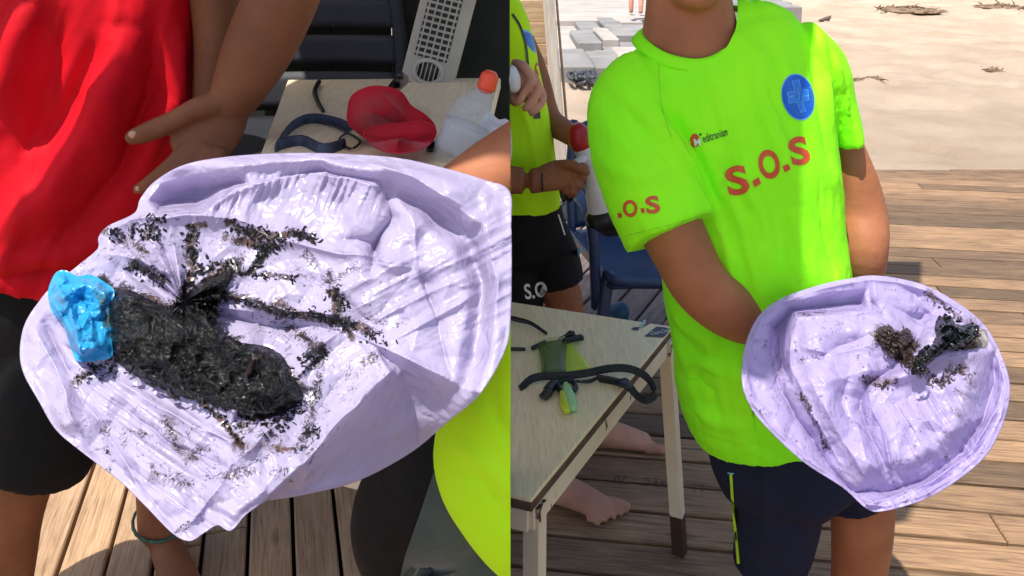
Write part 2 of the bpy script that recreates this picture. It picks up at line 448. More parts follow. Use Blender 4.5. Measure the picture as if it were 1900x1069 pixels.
def wood_mat(name, c, c2, dark, var=0.35, rough=0.75):
    m, ns, ls, b = mat(name); vec = coords(ns, ls)
    oi = ns.new('ShaderNodeObjectInfo'); ad = N(ns, 'ShaderNodeVectorMath', operation='ADD')
    sc = N(ns, 'ShaderNodeVectorMath', operation='SCALE'); sc.inputs[3].default_value = 37.0
    cb = ns.new('ShaderNodeCombineXYZ')
    for i in range(3): ls.new(oi.outputs['Random'], cb.inputs[i])
    ls.new(cb.outputs[0], sc.inputs[0]); ls.new(vec, ad.inputs[0]); ls.new(sc.outputs[0], ad.inputs[1])
    mp = ns.new('ShaderNodeMapping'); mp.inputs['Scale'].default_value = (3.0, 62, 62); ls.new(ad.outputs[0], mp.inputs['Vector'])
    g = noise(ns, ls, mp.outputs[0], 2.2, 7, 0.65, 0.7)
    mp2 = ns.new('ShaderNodeMapping'); mp2.inputs['Scale'].default_value = (3.0, 7, 7); ls.new(ad.outputs[0], mp2.inputs['Vector'])
    pat = noise(ns, ls, mp2.outputs[0], 1.6, 4, 0.6)
    r = ramp(ns, [(0.28, dark), (0.46, c2), (0.68, c)]); ls.new(g.outputs['Fac'], r.inputs['Fac'])
    r2 = ramp(ns, [(0.3, (0.76, 0.74, 0.74)), (0.7, (1.10, 1.08, 1.06))]); ls.new(pat.outputs['Fac'], r2.inputs['Fac'])
    c1 = mix_rgb(ns, ls, 1.0, r.outputs['Color'], r2.outputs['Color'], 'MULTIPLY')
    rv = ramp(ns, [(0.0, (1 - var, 1 - var, 1 - var)), (1.0, (1 + var * 0.6, 1 + var * 0.5, 1 + var * 0.4))]); ls.new(oi.outputs['Random'], rv.inputs['Fac'])
    c3 = mix_rgb(ns, ls, 1.0, c1, rv.outputs['Color'], 'MULTIPLY')
    vo = ns.new('ShaderNodeTexVoronoi'); vo.inputs['Scale'].default_value = 1.0
    mp3 = ns.new('ShaderNodeMapping'); mp3.inputs['Scale'].default_value = (2.2, 7.5, 4.0); ls.new(ad.outputs[0], mp3.inputs['Vector']); ls.new(mp3.outputs[0], vo.inputs['Vector'])
    kn = ramp(ns, [(0.0, (1, 1, 1)), (0.07, (0.6, 0.6, 0.6)), (0.11, (0, 0, 0))]); ls.new(vo.outputs['Distance'], kn.inputs['Fac'])
    c4 = mix_rgb(ns, ls, math_n(ns, ls, 'MULTIPLY', kn.outputs['Color'], 0.75), c3, tuple(q * 0.55 for q in dark[:3]))
    ls.new(c4, b.inputs['Base Color']); b.inputs['Roughness'].default_value = rough
    bump(ns, ls, b, g.outputs['Fac'], 0.5, 0.004); return m
WOODR = wood_mat('weathered_deck_wood', lin(164, 134, 100), lin(132, 106, 80), lin(76, 58, 44), 0.55)
WOODA = wood_mat('grey_deck_wood', lin(140, 126, 118), lin(112, 96, 90), lin(64, 50, 46))
WOODL = wood_mat('pale_deck_wood', lin(196, 164, 128), lin(172, 140, 106), lin(120, 92, 68), 0.16)
FENCEW = wood_mat('fence_wood', lin(214, 190, 156), lin(188, 160, 126), lin(130, 104, 82), 0.15)
POSTW = plain('grey_post_wood', lin(206, 196, 182), lin(180, 170, 156), 0.8, 9, 60, 0.4, 0.003, stretch=(6, 6, 0.6))

# ================================================================== the setting
def clip_poly(poly, a, b, c):
    """keep a*x + b*y <= c"""
    out = []
    for i in range(len(poly)):
        p, q = poly[i], poly[(i + 1) % len(poly)]
        dp, dq = a * p[0] + b * p[1] - c, a * q[0] + b * q[1] - c
        if dp <= 0: out.append(p)
        if dp * dq < 0:
            t = dp / (dp - dq); out.append((p[0] + t * (q[0] - p[0]), p[1] + t * (q[1] - p[1])))
    return out
def clip_convex(poly, region):
    n = len(region)
    for i in range(n):
        (ax, ay), (bx, by) = region[i], region[(i + 1) % n]
        nx, ny = by - ay, -(bx - ax)          # outward for a counter-clockwise region
        poly = clip_poly(poly, nx, ny, nx * ax + ny * ay)
        if len(poly) < 3: return []
    return poly
def area(p): return abs(sum(p[i][0] * p[(i + 1) % len(p)][1] - p[(i + 1) % len(p)][0] * p[i][1] for i in range(len(p)))) / 2
def planks(region, d, w, gap, top, mater, parent, off=0.0, jit=0.0015, length=None):
    d = Vector(d).normalized(); s = Vector((-d.y, d.x)); out = []
    us = [Vector(p).dot(d) for p in region]; ss = [Vector(p).dot(s) for p in region]
    k = math.floor((min(ss) - off) / w)
    while k * w + off < max(ss):
        lo, hi = k * w + off + gap / 2, (k + 1) * w + off - gap / 2
        cuts = [min(us), max(us)]
        if length:
            cuts = [min(us) - random.random() * length]
            while cuts[-1] < max(us): cuts.append(cuts[-1] + length * random.uniform(0.85, 1.15))
        for u0, u1 in zip(cuts[:-1], cuts[1:]):
            q = [d * a + s * b for a, b in ((u0 + 0.002, lo), (u1 - 0.002, lo), (u1 - 0.002, hi), (u0 + 0.002, hi))]
            poly = clip_convex([(p.x, p.y) for p in q], region)
            if len(poly) < 3 or area(poly) < 0.002: continue
            c = Vector((sum(p[0] for p in poly) / len(poly), sum(p[1] for p in poly) / len(poly)))
            loc = [((Vector(p) - c).dot(d), (Vector(p) - c).dot(s)) for p in poly]
            ins = [(max(abs(x) - 0.004, 0) * (1 if x > 0 else -1), max(abs(y) - 0.004, 0) * (1 if y > 0 else -1)) for x, y in loc]
            n = len(loc); zt = top + random.uniform(-jit, jit)
            V = [(x, y, zt - 0.03) for x, y in loc] + [(x, y, zt - 0.004) for x, y in loc] + [(x, y, zt) for x, y in ins]
            F = [tuple(range(n))[::-1], tuple(2 * n + i for i in range(n))]
            for r_ in (0, 1): F += [(r_ * n + i, r_ * n + (i + 1) % n, (r_ + 1) * n + (i + 1) % n, (r_ + 1) * n + i) for i in range(n)]
            o = make('plank', (V, F), mater, parent, False)
            o.location = (c.x, c.y, 0); o.rotation_euler.z = math.atan2(d.y, d.x); out.append(o)
        k += 1
    return out

# sand reaching the horizon
def sand_mat():
    m, ns, ls, b = mat('beach_sand'); vec = coords(ns, ls)
    n1 = noise(ns, ls, vec, 0.9, 8, 0.62); n2 = noise(ns, ls, vec, 15, 9, 0.85); n3 = noise(ns, ls, vec, 48, 6, 0.8)
    mp = ns.new('ShaderNodeMapping'); mp.inputs['Scale'].default_value = (1.2, 5.5, 1); ls.new(vec, mp.inputs['Vector'])
    n4 = noise(ns, ls, mp.outputs[0], 3.0, 6, 0.7, 1.2)
    r = ramp(ns, [(0.3, lin(184, 160, 136)), (0.55, lin(204, 182, 158)), (0.75, lin(214, 194, 170))]); ls.new(n1.outputs['Fac'], r.inputs['Fac'])
    cr = ramp(ns, [(0.66, (0, 0, 0)), (0.74, (1, 1, 1))]); ls.new(n4.outputs['Fac'], cr.inputs['Fac'])
    c = mix_rgb(ns, ls, math_n(ns, ls, 'MULTIPLY', cr.outputs['Color'], 0.6), r.outputs['Color'], lin(150, 122, 100))
    sp_ = ramp(ns, [(0.62, (0, 0, 0)), (0.72, (1, 1, 1))]); ls.new(n3.outputs['Fac'], sp_.inputs['Fac'])
    c = mix_rgb(ns, ls, math_n(ns, ls, 'MULTIPLY', sp_.outputs['Color'], 0.5), c, lin(120, 98, 80)); ls.new(c, b.inputs['Base Color'])
    b.inputs['Roughness'].default_value = 0.95; b.inputs['Specular IOR Level'].default_value = 0.1
    h = math_n(ns, ls, 'ADD', n2.outputs['Fac'], math_n(ns, ls, 'MULTIPLY', n3.outputs['Fac'], 0.6)); bump(ns, ls, b, h, 0.9, 0.05); return m
SAND = sand_mat()
gx = np.concatenate([np.linspace(-900, -30, 12), np.linspace(-28, -6, 24), np.linspace(-5.8, 14, 260), np.linspace(14.5, 40, 30), np.linspace(45, 900, 12)])
gy = np.concatenate([np.linspace(-300, -6, 8), np.linspace(-5, 4.9, 14), 5.0 + (np.linspace(0, 1, 230) ** 1.7) * 25, np.linspace(31, 80, 20), np.linspace(100, 1500, 10)])
X, Yg = np.meshgrid(gx, gy)
zz = -0.10 + 0.30 * fbm(np.stack([X * 0.7, Yg * 0.7, 0 * X], -1), 4, 3) * 0.45 + 0.16 * fbm(np.stack([X * 3.2, Yg * 3.2, 0 * X], -1), 4, 9) * 0.7 - 0.05 * sstep(0.66, 0.78, vn(np.stack([X * 2.4, Yg * 2.4, 0 * X], -1), 19))
zz = np.where(Yg < 5.3, -0.12, zz); zz = np.where((np.abs(X) > 40) | (Yg > 60), -0.12, zz)
struct(make('sand', (np.stack([X, Yg, zz], -1).reshape(-1, 3), grid_faces(len(gy), len(gx))), SAND))

# wooden deck: three fields of boards
BX, BY, BD = 0.013, 1.97, 0.53                     # joint between the two board directions, seen below the table
far = 5.36
def bx_at(y): return BX + BD * (y - BY)
deck = struct(make('deck', box((1.5, 2.3, -0.085), (12, 6.0, 0.05)), plain('deck_joists', lin(40, 30, 24), lin(26, 20, 16), 0.9, 10)))
regR = [(bx_at(0.6), 0.6), (7.4, 0.6), (7.4, far), (bx_at(far), far)]
regA = [(0.0, 1.955), (bx_at(far), far), (0.0, far)]
regA2 = [(0.0, 0.6), (bx_at(1.9455), 1.9455), (0.0, 1.955)]
def ccw(r):
    s = sum(r[i][0] * r[(i + 1) % len(r)][1] - r[(i + 1) % len(r)][0] * r[i][1] for i in range(len(r)))
    return r if s > 0 else r[::-1]
planks(ccw(regR), (1, -0.13), 0.118, 0.013, 0.0, WOODR, deck, 0.03, length=3.2)
planks(ccw(regA), (BD, 1), 0.125, 0.012, 0.0, WOODA, deck, 0.02)
planks(ccw([(-4.4, 0.6), (-0.004, 0.6), (-0.004, far), (-4.4, far)]), (-0.293, 1), 0.112, 0.010, 0.0, WOODL, deck, 0.01, length=2.8)
# scratched marks on a board by the table leg
SCR = plain('scratched_wood', lin(84, 66, 58), lin(72, 56, 50), 0.9, 40)
def on_deck(v, f, mat_, z=0.0035):
    V = [tuple(PZ(x, y, z)) for x, y in v]; o = make('scratched_writing', (V, f), mat_, deck, False); return o
v, f = text_px('11  \u00b0/SWC - 20', 1222, 897, 21, 174, -0.012, 1.3, skew=0.0, fine=12); on_deck(v, f, SCR)

# fence of boards with a post
fen = thing('board_fence', P(1030, 300, 4.3) * 1.0, 'weathered board fence with leaning grey post behind the megaphone', 'fence')
fen.location.z = 0
def slab(name, corners, th, mat_, parent, yb=0.0):
    """a board between four photo points (x, y, Y), given thickness away from the viewer"""
    p = [P(*c) for c in corners]; n = (p[1] - p[0]).cross(p[3] - p[0]).normalized()
    if n.y < 0: n = -n
    V = [tuple(q) for q in p] + [tuple(q + n * th) for q in p]
    o = bevelled(name, (V, [(0, 3, 2, 1), (4, 5, 6, 7), (0, 1, 5, 4), (1, 2, 6, 5), (2, 3, 7, 6), (3, 0, 4, 7)]), mat_, parent, 0.003, 1)
    return o
for i, (y0, y1) in enumerate(((-30, -2), (4, 40), (44, 80), (85, 119), (125, 158), (163, 196), (201, 232), (238, 266), (272, 300))):
    slab('fence_board', [(900, y0 - 2, 4.22), (1010 + y0 * 0.12, y0 - 4, 4.22), (1010 + y1 * 0.12, y1, 4.22), (900, y1 + 3, 4.22)], 0.025, FENCEW, fen)
slab('post', [(1003, -60, 4.1), (1024, -60, 4.1), (1052, 300, 4.1), (1031, 300, 4.1)], 0.08, POSTW, fen)
slab('batten', [(1026, -60, 4.17), (1030, -60, 4.17), (1060, 300, 4.17), (1055, 300, 4.17)], 0.03, FENCEW, fen)

# concrete seating steps
CONC = plain('pale_concrete', lin(176, 168, 158), lin(156, 148, 140), 0.85, 1.2, 30, 0.4, 0.01, detail=8)
CONC2 = plain('grey_concrete', lin(144, 140, 136), lin(120, 117, 114), 0.85, 1.5, 30, 0.4, 0.01, detail=8)
steps = thing('seating_steps', (2.0, 12.0, -0.1), 'pale concrete seating steps stepping up to a plaza beyond the sand', 'steps')
def block(x0, x1, yt, yb, Y, depth, m_, nm='step_block'):
    a, b, c = P(x0, yb, Y), P(x1, yb, Y), P(x0, yt, Y)
    zt = c.z; zb = min(a.z, -0.3) - 0.1
    return bevelled(nm, box(((a.x + b.x) / 2, Y + depth / 2, (zt + zb) / 2), (b.x - a.x, depth, zt - zb)), m_, steps, 0.02, 1)
Ys = 9.6
for x0, x1, yt, yb, Y in ((1020, 1104, 122, 150, 9.6), (1104.5, 1160, 124, 140, 10.0), (1160.5, 1300, 116, 134, 10.2),
                          (1000, 1071, 88, 103, 11.6), (1071.5, 1118, 78, 96, 11.5), (1118.5, 1150, 72, 88, 11.9), (1110, 1300, 104, 118, 10.9),
                          (1010, 1080, 66, 80, 13.4), (1080.5, 1122, 57, 72, 13.2), (1122.5, 1158, 48, 62, 13.8), (1140, 1300, 64, 78, 12.7),
                          (1150.5, 1300, 40, 54, 14.6)):
    block(x0, x1, yt, yb, Y, 1.6 if Y < 14 else 3.0, CONC if (int(x0) % 3) else CONC2)
pz = P(1080, 47, 14.0).z
bevelled('plaza_slab', box((-0.8, 27.0, pz - 0.25), (8.6, 24.0, 0.5)), CONC, steps, 0.02, 1)
st2 = thing('far_steps', (7.5, 20, 0), 'row of pale concrete steps at the top edge beside the raised shoulder', 'steps')
for k in range(3):
    a = P(1335 + 12 * k, 22 - 8 * k, 15.5 + k); b = P(1485 - 18 * k, 22 - 8 * k, 15.5 + k)
    bevelled('step_block', box(((a.x + b.x) / 2, 15.9 + k * 1.02, a.z - 0.2), (b.x - a.x, 1.0, 0.62)), CONC2, st2, 0.02, 1)
BLUEBOX = plain('blue_panel', lin(70, 110, 180), lin(60, 96, 165), 0.6, 3); PALEBOX = plain('pale_blue_panel', lin(190, 210, 225), lin(175, 195, 212), 0.6, 3)
REDBOX = plain('red_panel', lin(214, 70, 60), lin(196, 58, 50), 0.6, 3)
kiosk = thing('beach_kiosk', P(1085, 8, 23), 'small blue and white kiosk on the plaza at the top edge', 'kiosk')
for x0, x1, m_, nm in ((1054, 1078, BLUEBOX, 'blue_panel'), (1084, 1115, PALEBOX, 'white_panel')):
    a = P(x0, 11, 23); b = P(x1, 11, 23); bevelled(nm, box(((a.x + b.x) / 2, 23.4, a.z + 0.7), (b.x - a.x, 0.8, 1.4)), m_, kiosk, 0.01, 1)
bevelled('counter', box((P(1085, 12, 23).x, 23.4, P(1085, 12, 23).z + 1.48), (1.3, 1.0, 0.12)), PALEBOX, kiosk, 0.01, 1)
pl2 = P(1085, 12, 23)
bevelled('plinth', box((P(1062, 16, 22).x, 22.2, P(1062, 16, 22).z + 0.03), (0.6, 0.4, 0.13)), CONC2, kiosk, 0.01, 1)
red = thing('red_bench', P(1152, 3, 24), 'low red bench beyond the plaza at the top edge', 'bench')
a = P(1133, 3, 24); b = P(1172, 3, 24)
bevelled('seat', box(((a.x + b.x) / 2, 24.2, a.z + 0.35), (b.x - a.x, 0.5, 0.08)), REDBOX, red, 0.01, 1)
bevelled('front', box(((a.x + b.x) / 2, 24.2, a.z + 0.15), (b.x - a.x - 0.1, 0.4, 0.31)), REDBOX, red, 0.01, 1)

# small things lying on the sand
TWIG = plain('grey_driftwood', lin(120, 100, 84), lin(84, 68, 56), 0.9, 30, 80, 0.4, 0.003)
WEED = plain('dry_seaweed', lin(150, 124, 98), lin(104, 84, 66), 0.95, 20, 60, 0.6, 0.01)
def sandz(p): 
    i = np.argmin(np.abs(gy - p.y)); j = np.argmin(np.abs(gx - p.x)); return zz[i, j]
def stick(pts, r, label):
    q = []
    for x, y in pts:
        p = PZ(x, y, -0.1); p = PZ(x, y, sandz(p)); q.append(p + Vector((0, 0, r * 0.9)))
    o = make('driftwood', tube(q, [r * 0.6] + [r] * (len(q) - 2) + [r * 0.4], 8, sub=3), TWIG); tag(o, label, 'driftwood'); return o
stick([(1521, 42), (1533, 39), (1541, 34)], 0.05, 'dark curved driftwood piece on the sand by the sunlit shoulder')
stick([(1697, 193), (1720, 188), (1760, 187)], 0.005, 'long thin twig on the sand nearer the deck')
def weed(name, x, y, wpx, hpx, label, n=60):
    p0 = PZ(x, y, -0.1); p0 = PZ(x, y, sandz(p0)); sc = p0.y / FPX; parts = []
    for k in range(n):
        a = random.uniform(0, 6.28); r_ = random.random() ** 0.6
        c = p0 + Vector((math.cos(a) * r_ * wpx / 2 * sc, math.sin(a) * r_ * wpx * sc * 0.6, 0.0))
        h_ = (1 - r_) * hpx * sc + 0.01; d = Vector((random.uniform(-1, 1), random.uniform(-1, 1), random.uniform(-0.2, 0.4))).normalized()
        L = random.uniform(0.4, 1.0) * 16 * sc
        parts.append(tube([c - d * L + Vector((0, 0, h_ * 0.5)), c + Vector((0, 0, h_)), c + d * L + Vector((0, 0, h_ * 0.3))], [0.3 * sc, 1.3 * sc, 0.3 * sc], 5, sub=2))
    parts.append(ball(p0, (wpx / 2.3 * sc, wpx * 0.5 * sc, hpx * 0.55 * sc), 16, 8))
    o = make(name, join(parts), WEED); ripple(o.data, 2.2 * sc, 9 * sc, 5); tag(o, label, 'seaweed'); return o
weed('seaweed_heap', 1690, 20, 120, 9, 'long heap of dry seaweed at the top of the sand', 90)
weed('seaweed_heap', 1860, 14, 90, 6, 'smaller heap of dry seaweed in the upper right corner', 60)
weed('seaweed_tuft', 1838, 132, 34, 5, 'tuft of dry seaweed on the sand at right', 26)
weed('seaweed_tuft', 1594, 149, 18, 4, 'small tuft of seaweed beside the lit sleeve hem', 16)
weed('seaweed_tuft', 1626, 147, 22, 3, 'flat bit of seaweed a little right of the sleeve tuft', 16)
# tangle of cable in front of the steps
CABLE = plain('grey_cable', lin(70, 70, 74), lin(46, 46, 50), 0.5, 30)
parts = []
for k in range(7):
    pts = [PZ(1052 + random.uniform(0, 60), 150 + random.uniform(-6, 12), -0.06) + Vector((0, 0, random.uniform(0, 0.12))) for _ in range(5)]
    pts.sort(key=lambda q: q.x); parts.append(tube(pts, [0.025] * 5, 6, sub=4))
tag(make('cable_tangle', join(parts), CABLE), 'tangle of dark cable on the sand in front of the seating steps', 'cable')

# shade roof overhead (outside the frame) on two posts hidden behind things; outline shaped so its shadow falls over the table and the men
SHZ = 2.62
def up(p): return (p[0] + SUN.x / SUN.z * SHZ, p[1] + SUN.y / SUN.z * SHZ)
shade = thing('shade_roof', (0.0, 2.3, 0), 'timber shade roof above the counter and table, outside the picture, with a side panel added to leave a streak of sun', 'roof')
ROOFM = plain('roof_boards', lin(170, 160, 150), lin(150, 140, 130), 0.8, 6)
ROOF_MAIN = [(-1.02, 1.47), (0.30, 1.50), (0.62, 1.42), (0.70, 1.53), (0.86, 1.80), (0.93, 1.93), (1.06, 1.97), (1.13, 2.06), (1.98, 3.74), (0.62, 3.74), (-0.20, 3.3), (-0.27, 1.85), (-0.62, 1.67)]
STREAK_PANEL = [(-0.36, 1.895), (-0.40, 2.02), (-0.75, 1.96), (-1.25, 1.70), (-1.25, 1.445), (-0.62, 1.765)]  # added unseen panel; the gap beside it lets a sun streak onto the red shirt
for gpoly in (ROOF_MAIN, STREAK_PANEL):
    top = [up(p) for p in gpoly]; n = len(top)
    make('roof_panel', ([(x, y, SHZ) for x, y in top] + [(x, y, SHZ + 0.04) for x, y in top],
         [tuple(range(n))[::-1], tuple(n + i for i in range(n))] + [(i, (i + 1) % n, n + (i + 1) % n, n + i) for i in range(n)]), ROOFM, shade, False)
bevelled('roof_beam', box((-0.45, 2.34, SHZ + 0.07), (1.6, 0.06, 0.06)), POSTW, shade, 0.004, 1)
for (x, y) in ((-0.06, 2.34), (-0.62, 2.34)):
    bevelled('roof_post', box((x, y, SHZ / 2), (0.06, 0.06, SHZ - 0.002)), POSTW, shade, 0.004, 1)

# ================================================================== the man with the bag (right half)
def hand(wrist, d, side, nrm, curl=0.4, s=1.0, thumb=1, spread=0.0):
    """palm, four unequal fingers and a thumb; fingers bend towards -nrm"""
    w = Vector(wrist); d = Vector(d).normalized(); side = Vector(side); side = (side - d * side.dot(d)).normalized(); nrm = d.cross(side) if nrm is None else Vector(nrm).normalized()
    k = w + d * 0.085 * s; pr = [tube([w - d * 0.01, w + d * 0.03 * s, k, k + d * 0.012 * s], [(0.026 * s, 0.019 * s), (0.036 * s, 0.019 * s), (0.042 * s, 0.015 * s), (0.038 * s, 0.012 * s)], 16, tuple(side))]
    L = (0.068, 0.078, 0.073, 0.058)
    for i in range(4):
        off = (i - 1.5); p = k + side * off * 0.0205 * s; dd = (d + side * off * spread).normalized(); pts = [p - d * 0.012 * s, p]; a = 0
        for j, fr in enumerate((0.45, 0.32, 0.23)):
            a += curl * (0.7, 1.1, 0.8)[j]; q = dd * math.cos(a) - nrm * math.sin(a); pts.append(pts[-1] + q * L[i] * fr * s)
        pr.append(tube(pts, [0.0105 * s, 0.0105 * s, 0.0095 * s, 0.0088 * s, 0.0072 * s], 10, tuple(side), sub=3))
    b = w + d * 0.022 * s - side * thumb * 0.022 * s; t1 = (d * 0.65 - side * thumb * 0.75 - nrm * 0.25 * (1 + curl)).normalized(); t2 = (d * 0.95 - side * thumb * 0.2 - nrm * 0.5 * curl).normalized()
    pr.append(tube([b, b + t1 * 0.035 * s, b + t1 * 0.055 * s + t2 * 0.012 * s, b + t1 * 0.055 * s + t2 * 0.04 * s], [0.0145 * s, 0.0135 * s, 0.011 * s, 0.0085 * s], 10, tuple(nrm), sub=3))
    return pr
def foot(ankle, heading, s=1.0, side=1):
    a = Vector(ankle); h = Vector((heading[0], heading[1], 0)).normalized(); l = Vector((-h.y, h.x, 0)) * side
    g = Vector((a.x, a.y, 0.0))
    pr = [tube([g - h * 0.05 * s + Vector((0, 0, 0.033)), g + Vector((0, 0, 0.045)), g + h * 0.07 * s + Vector((0, 0, 0.042)), g + h * 0.13 * s + Vector((0, 0, 0.028)), g + h * 0.17 * s + Vector((0, 0, 0.018))],
               [(0.028, 0.03), (0.034, 0.043), (0.040, 0.038), (0.046, 0.024), (0.044, 0.014)], 16, tuple(l))]
    for i in range(5):
        r_ = (0.0145, 0.0090, 0.0086, 0.0082, 0.008)[i]; ln = (0.052, 0.050, 0.044, 0.036, 0.028)[i]
        b = g + h * (0.158 - 0.008 * i) * s + l * (0.033 - 0.0185 * i) * s
        pr.append(tube([b + Vector((0, 0, r_ + 0.005)), b + h * ln * 0.6 * s + Vector((0, 0, r_ + 0.006)), b + h * ln * s + Vector((0, 0, r_))], [r_, r_ * 0.95, r_], 10, tuple(l), sub=3))
    return pr
def head(c, facing, s=1.0):
    c = Vector(c); f = Vector((facing[0], facing[1], 0)).normalized(); l = Vector((-f.y, f.x, 0))
    M = np.array([tuple(l), tuple(f), (0, 0, 1)]).T
    def b(p, r): 
        v, q = ball((0, 0, 0), r); return (v @ M.T + np.array(tuple(c + l * p[0] * s + f * p[1] * s + Vector((0, 0, p[2] * s)))), q)
    S = lambda r: tuple(q * s for q in r)
    pr = [b((0, -0.01, 0.03), S((0.075, 0.094, 0.092))), b((0, 0.025, -0.055), S((0.056, 0.066, 0.062))), b((0, 0.062, -0.088), S((0.030, 0.026, 0.022))),
          b((0, 0.096, -0.012), S((0.013, 0.018, 0.026))), b((0, 0.086, -0.05), S((0.026, 0.012, 0.008))), b((0, 0.085, -0.062), S((0.022, 0.012, 0.008))),
          b((0, 0.074, 0.03), S((0.052, 0.018, 0.012)))]
    for k in (-1, 1): pr += [b((0.076 * k, -0.005, 0.0), S((0.010, 0.02, 0.03))), b((0.033 * k, 0.072, 0.008), S((0.013, 0.012, 0.009)))]
    hair = [b((0, -0.022, 0.05), S((0.084, 0.097, 0.088))), b((0, -0.05, 0.0), S((0.078, 0.07, 0.075)))]
    return pr, hair

D = 1.42
man = thing('person', (0.5, 1.45, 0), 'person in neon green S.O.S T-shirt holding out the open lilac bag', 'person')
torso_rows = [  # y, left, right, Y, half depth
    (52, 1212, 1452, 1.46, 0.045), (78, 1182, 1496, 1.45, 0.075), (120, 1160, 1522, 1.44, 0.098), (180, 1152, 1535, 1.43, 0.115), (260, 1175, 1545, 1.42, 0.125), (350, 1208, 1552, 1.42, 0.13),
    (450, 1222, 1560, 1.42, 0.132), (550, 1236, 1574, 1.42, 0.132), (640, 1252, 1590, 1.42, 0.135), (690, 1254, 1600, 1.42, 0.137), (735, 1264, 1604, 1.42, 0.135), (776, 1284, 1600, 1.42, 0.128)]
def rows_tube(rows, grow=0.0, n=40, power=2.35, caps='start'):
    path = [(P(l, y, Y) + P(r, y, Y)) / 2 for y, l, r, Y, t in rows]
    rad = [((P(r, y, Y) - P(l, y, Y)).length / 2 + grow, t + grow) for y, l, r, Y, t in rows]
    return tube(path, rad, n, (1, 0, 0), 4, caps, power)
sl_L = [(1215, 130, 1.42), (1185, 190, 1.40), (1180, 260, 1.37), (1205, 350, 1.33), (1244, 432, 1.29)]
sl_R = [(1470, 90, 1.44), (1520, 130, 1.45), (1545, 190, 1.46), (1562, 240, 1.46), (1567, 262, 1.46)]
shirt = fuse([rows_tube(torso_rows),
              limb(sl_L, [0.062, 0.085, 0.083, 0.080, 0.080], hint=(1, 0, 0), n=28, caps=False),
              limb(sl_R, [(0.06, 0.06), (0.052, 0.062), (0.038, 0.062), (0.030, 0.062), (0.027, 0.062)], n=28, caps=False),
              limb([(1215, 62, 1.46), (1250, 52, 1.455), (1275, 60, 1.45)], [0.03, 0.045, 0.05]),
              limb([(1455, 55, 1.46), (1400, 42, 1.455), (1330, 50, 1.45)], [0.035, 0.045, 0.05])], 0.0052, 5)
fold(shirt, [([(1226, 190), (1262, 240), (1302, 300), (1338, 380), (1362, 470)], 9, -0.016),
             ([(1208, 200), (1250, 252), (1290, 320), (1318, 400)], 11, 0.009),
             ([(1290, 240), (1325, 330), (1352, 440), (1362, 560)], 13, 0.010),
             ([(1155, 175), (1210, 232), (1262, 300)], 10, 0.006), ([(1150, 190), (1205, 250), (1255, 320)], 8, -0.006),
             ([(1110, 300), (1180, 330), (1250, 330)], 14, 0.004),
             ([(1395, 130), (1430, 210), (1462, 300), (1500, 420)], 14, 0.005), ([(1420, 150), (1450, 230), (1480, 310)], 9, -0.005),
             ([(1360, 60), (1420, 110), (1450, 200)], 12, 0.004), ([(1330, 130), (1345, 220), (1350, 320)], 20, 0.004),
             ([(1500, 60), (1512, 140), (1530, 240), (1545, 330)], 8, -0.010), ([(1522, 60), (1535, 140), (1548, 240)], 6, 0.008),
             ([(1538, 90), (1552, 160), (1562, 250)], 5, -0.006), ([(1552, 110), (1568, 180), (1578, 240)], 5, 0.005), ([(1565, 130), (1580, 200), (1586, 240)], 4, -0.005),
             ([(1470, 380), (1490, 470), (1510, 560)], 18, 0.008), ([(1440, 360), (1455, 480), (1462, 600)], 14, -0.006), ([(1400, 380), (1410, 500), (1420, 620)], 20, 0.005),
             ([(1520, 320), (1528, 420), (1545, 520)], 10, -0.008), ([(1238, 560), (1275, 610), (1330, 640)], 12, 0.008), ([(1242, 600), (1285, 650), (1350, 670)], 9, -0.009),
             ([(1254, 680), (1300, 668), (1350, 690)], 9, 0.010), ([(1258, 700), (1300, 705), (1340, 730)], 8, -0.008), ([(1330, 600), (1310, 680), (1320, 800)], 12, 0.006),
             ([(1390, 640), (1395, 740), (1405, 835)], 10, -0.008), ([(1365, 650), (1370, 740), (1375, 830)], 14, 0.006), ([(1280, 740), (1330, 780), (1400, 790)], 12, 0.006),
             ([(1300, 800), (1370, 822), (1450, 830)], 5, -0.003), ([(1150, 450), (1240, 432), (1322, 408)], 4, -0.003)])
ripple(shirt, 0.0022, 0.05, 3)
def creases(me, ang, ln, wd, amp, seed, mask=None):
    v = getv(me); n = getn(me); x, y = PROJ(v); c_, s_ = math.cos(R(ang)), math.sin(R(ang))
    wob = 26 * fbm(np.stack([x / 70, y / 70, 0 * x + seed], -1), 2, seed)
    q = np.stack([(x * c_ + y * s_) / ln, (-x * s_ + y * c_ + wob) / wd, 0 * x + seed], -1)
    h = np.clip(1 - np.abs(2 * vn(q, seed) - 1) * 1.5, -0.3, 1) * vn(np.stack([x / 90, y / 90, 0 * x], -1), seed + 3)
    view = v - np.array((0, 0, HC)); fac = np.clip(-(n * view).sum(1) / np.linalg.norm(view, axis=1) * 2, 0, 1)
    if mask is not None: fac = fac * mask(x, y)
    setv(me, v + n * (h * amp * fac)[:, None])
tor = lambda x, y: sstep(1235, 1300, x + (y - 400) * 0.1)
creases(shirt, 72, 210, 34, 0.010, 5, tor); creases(shirt, 80, 160, 17, 0.004, 15, tor)
creases(shirt, 55, 130, 30, 0.007, 25, lambda x, y: 1 - tor(x, y)); creases(shirt, 25, 120, 26, 0.009, 35, lambda x, y: sstep(560, 660, y))
COLLAR = [(1184, 64), (1204, 88), (1240, 108), (1291, 117), (1327, 108), (1351, 84), (1366, 52), (1369, 18), (1366, -40), (1186, -40)]
drop(shirt, lambda x, y, c: inside(x, y, COLLAR))
so = obj('t_shirt', shirt, NEON, man); so['label'] = 'neon green T-shirt with orange S.O.S print'
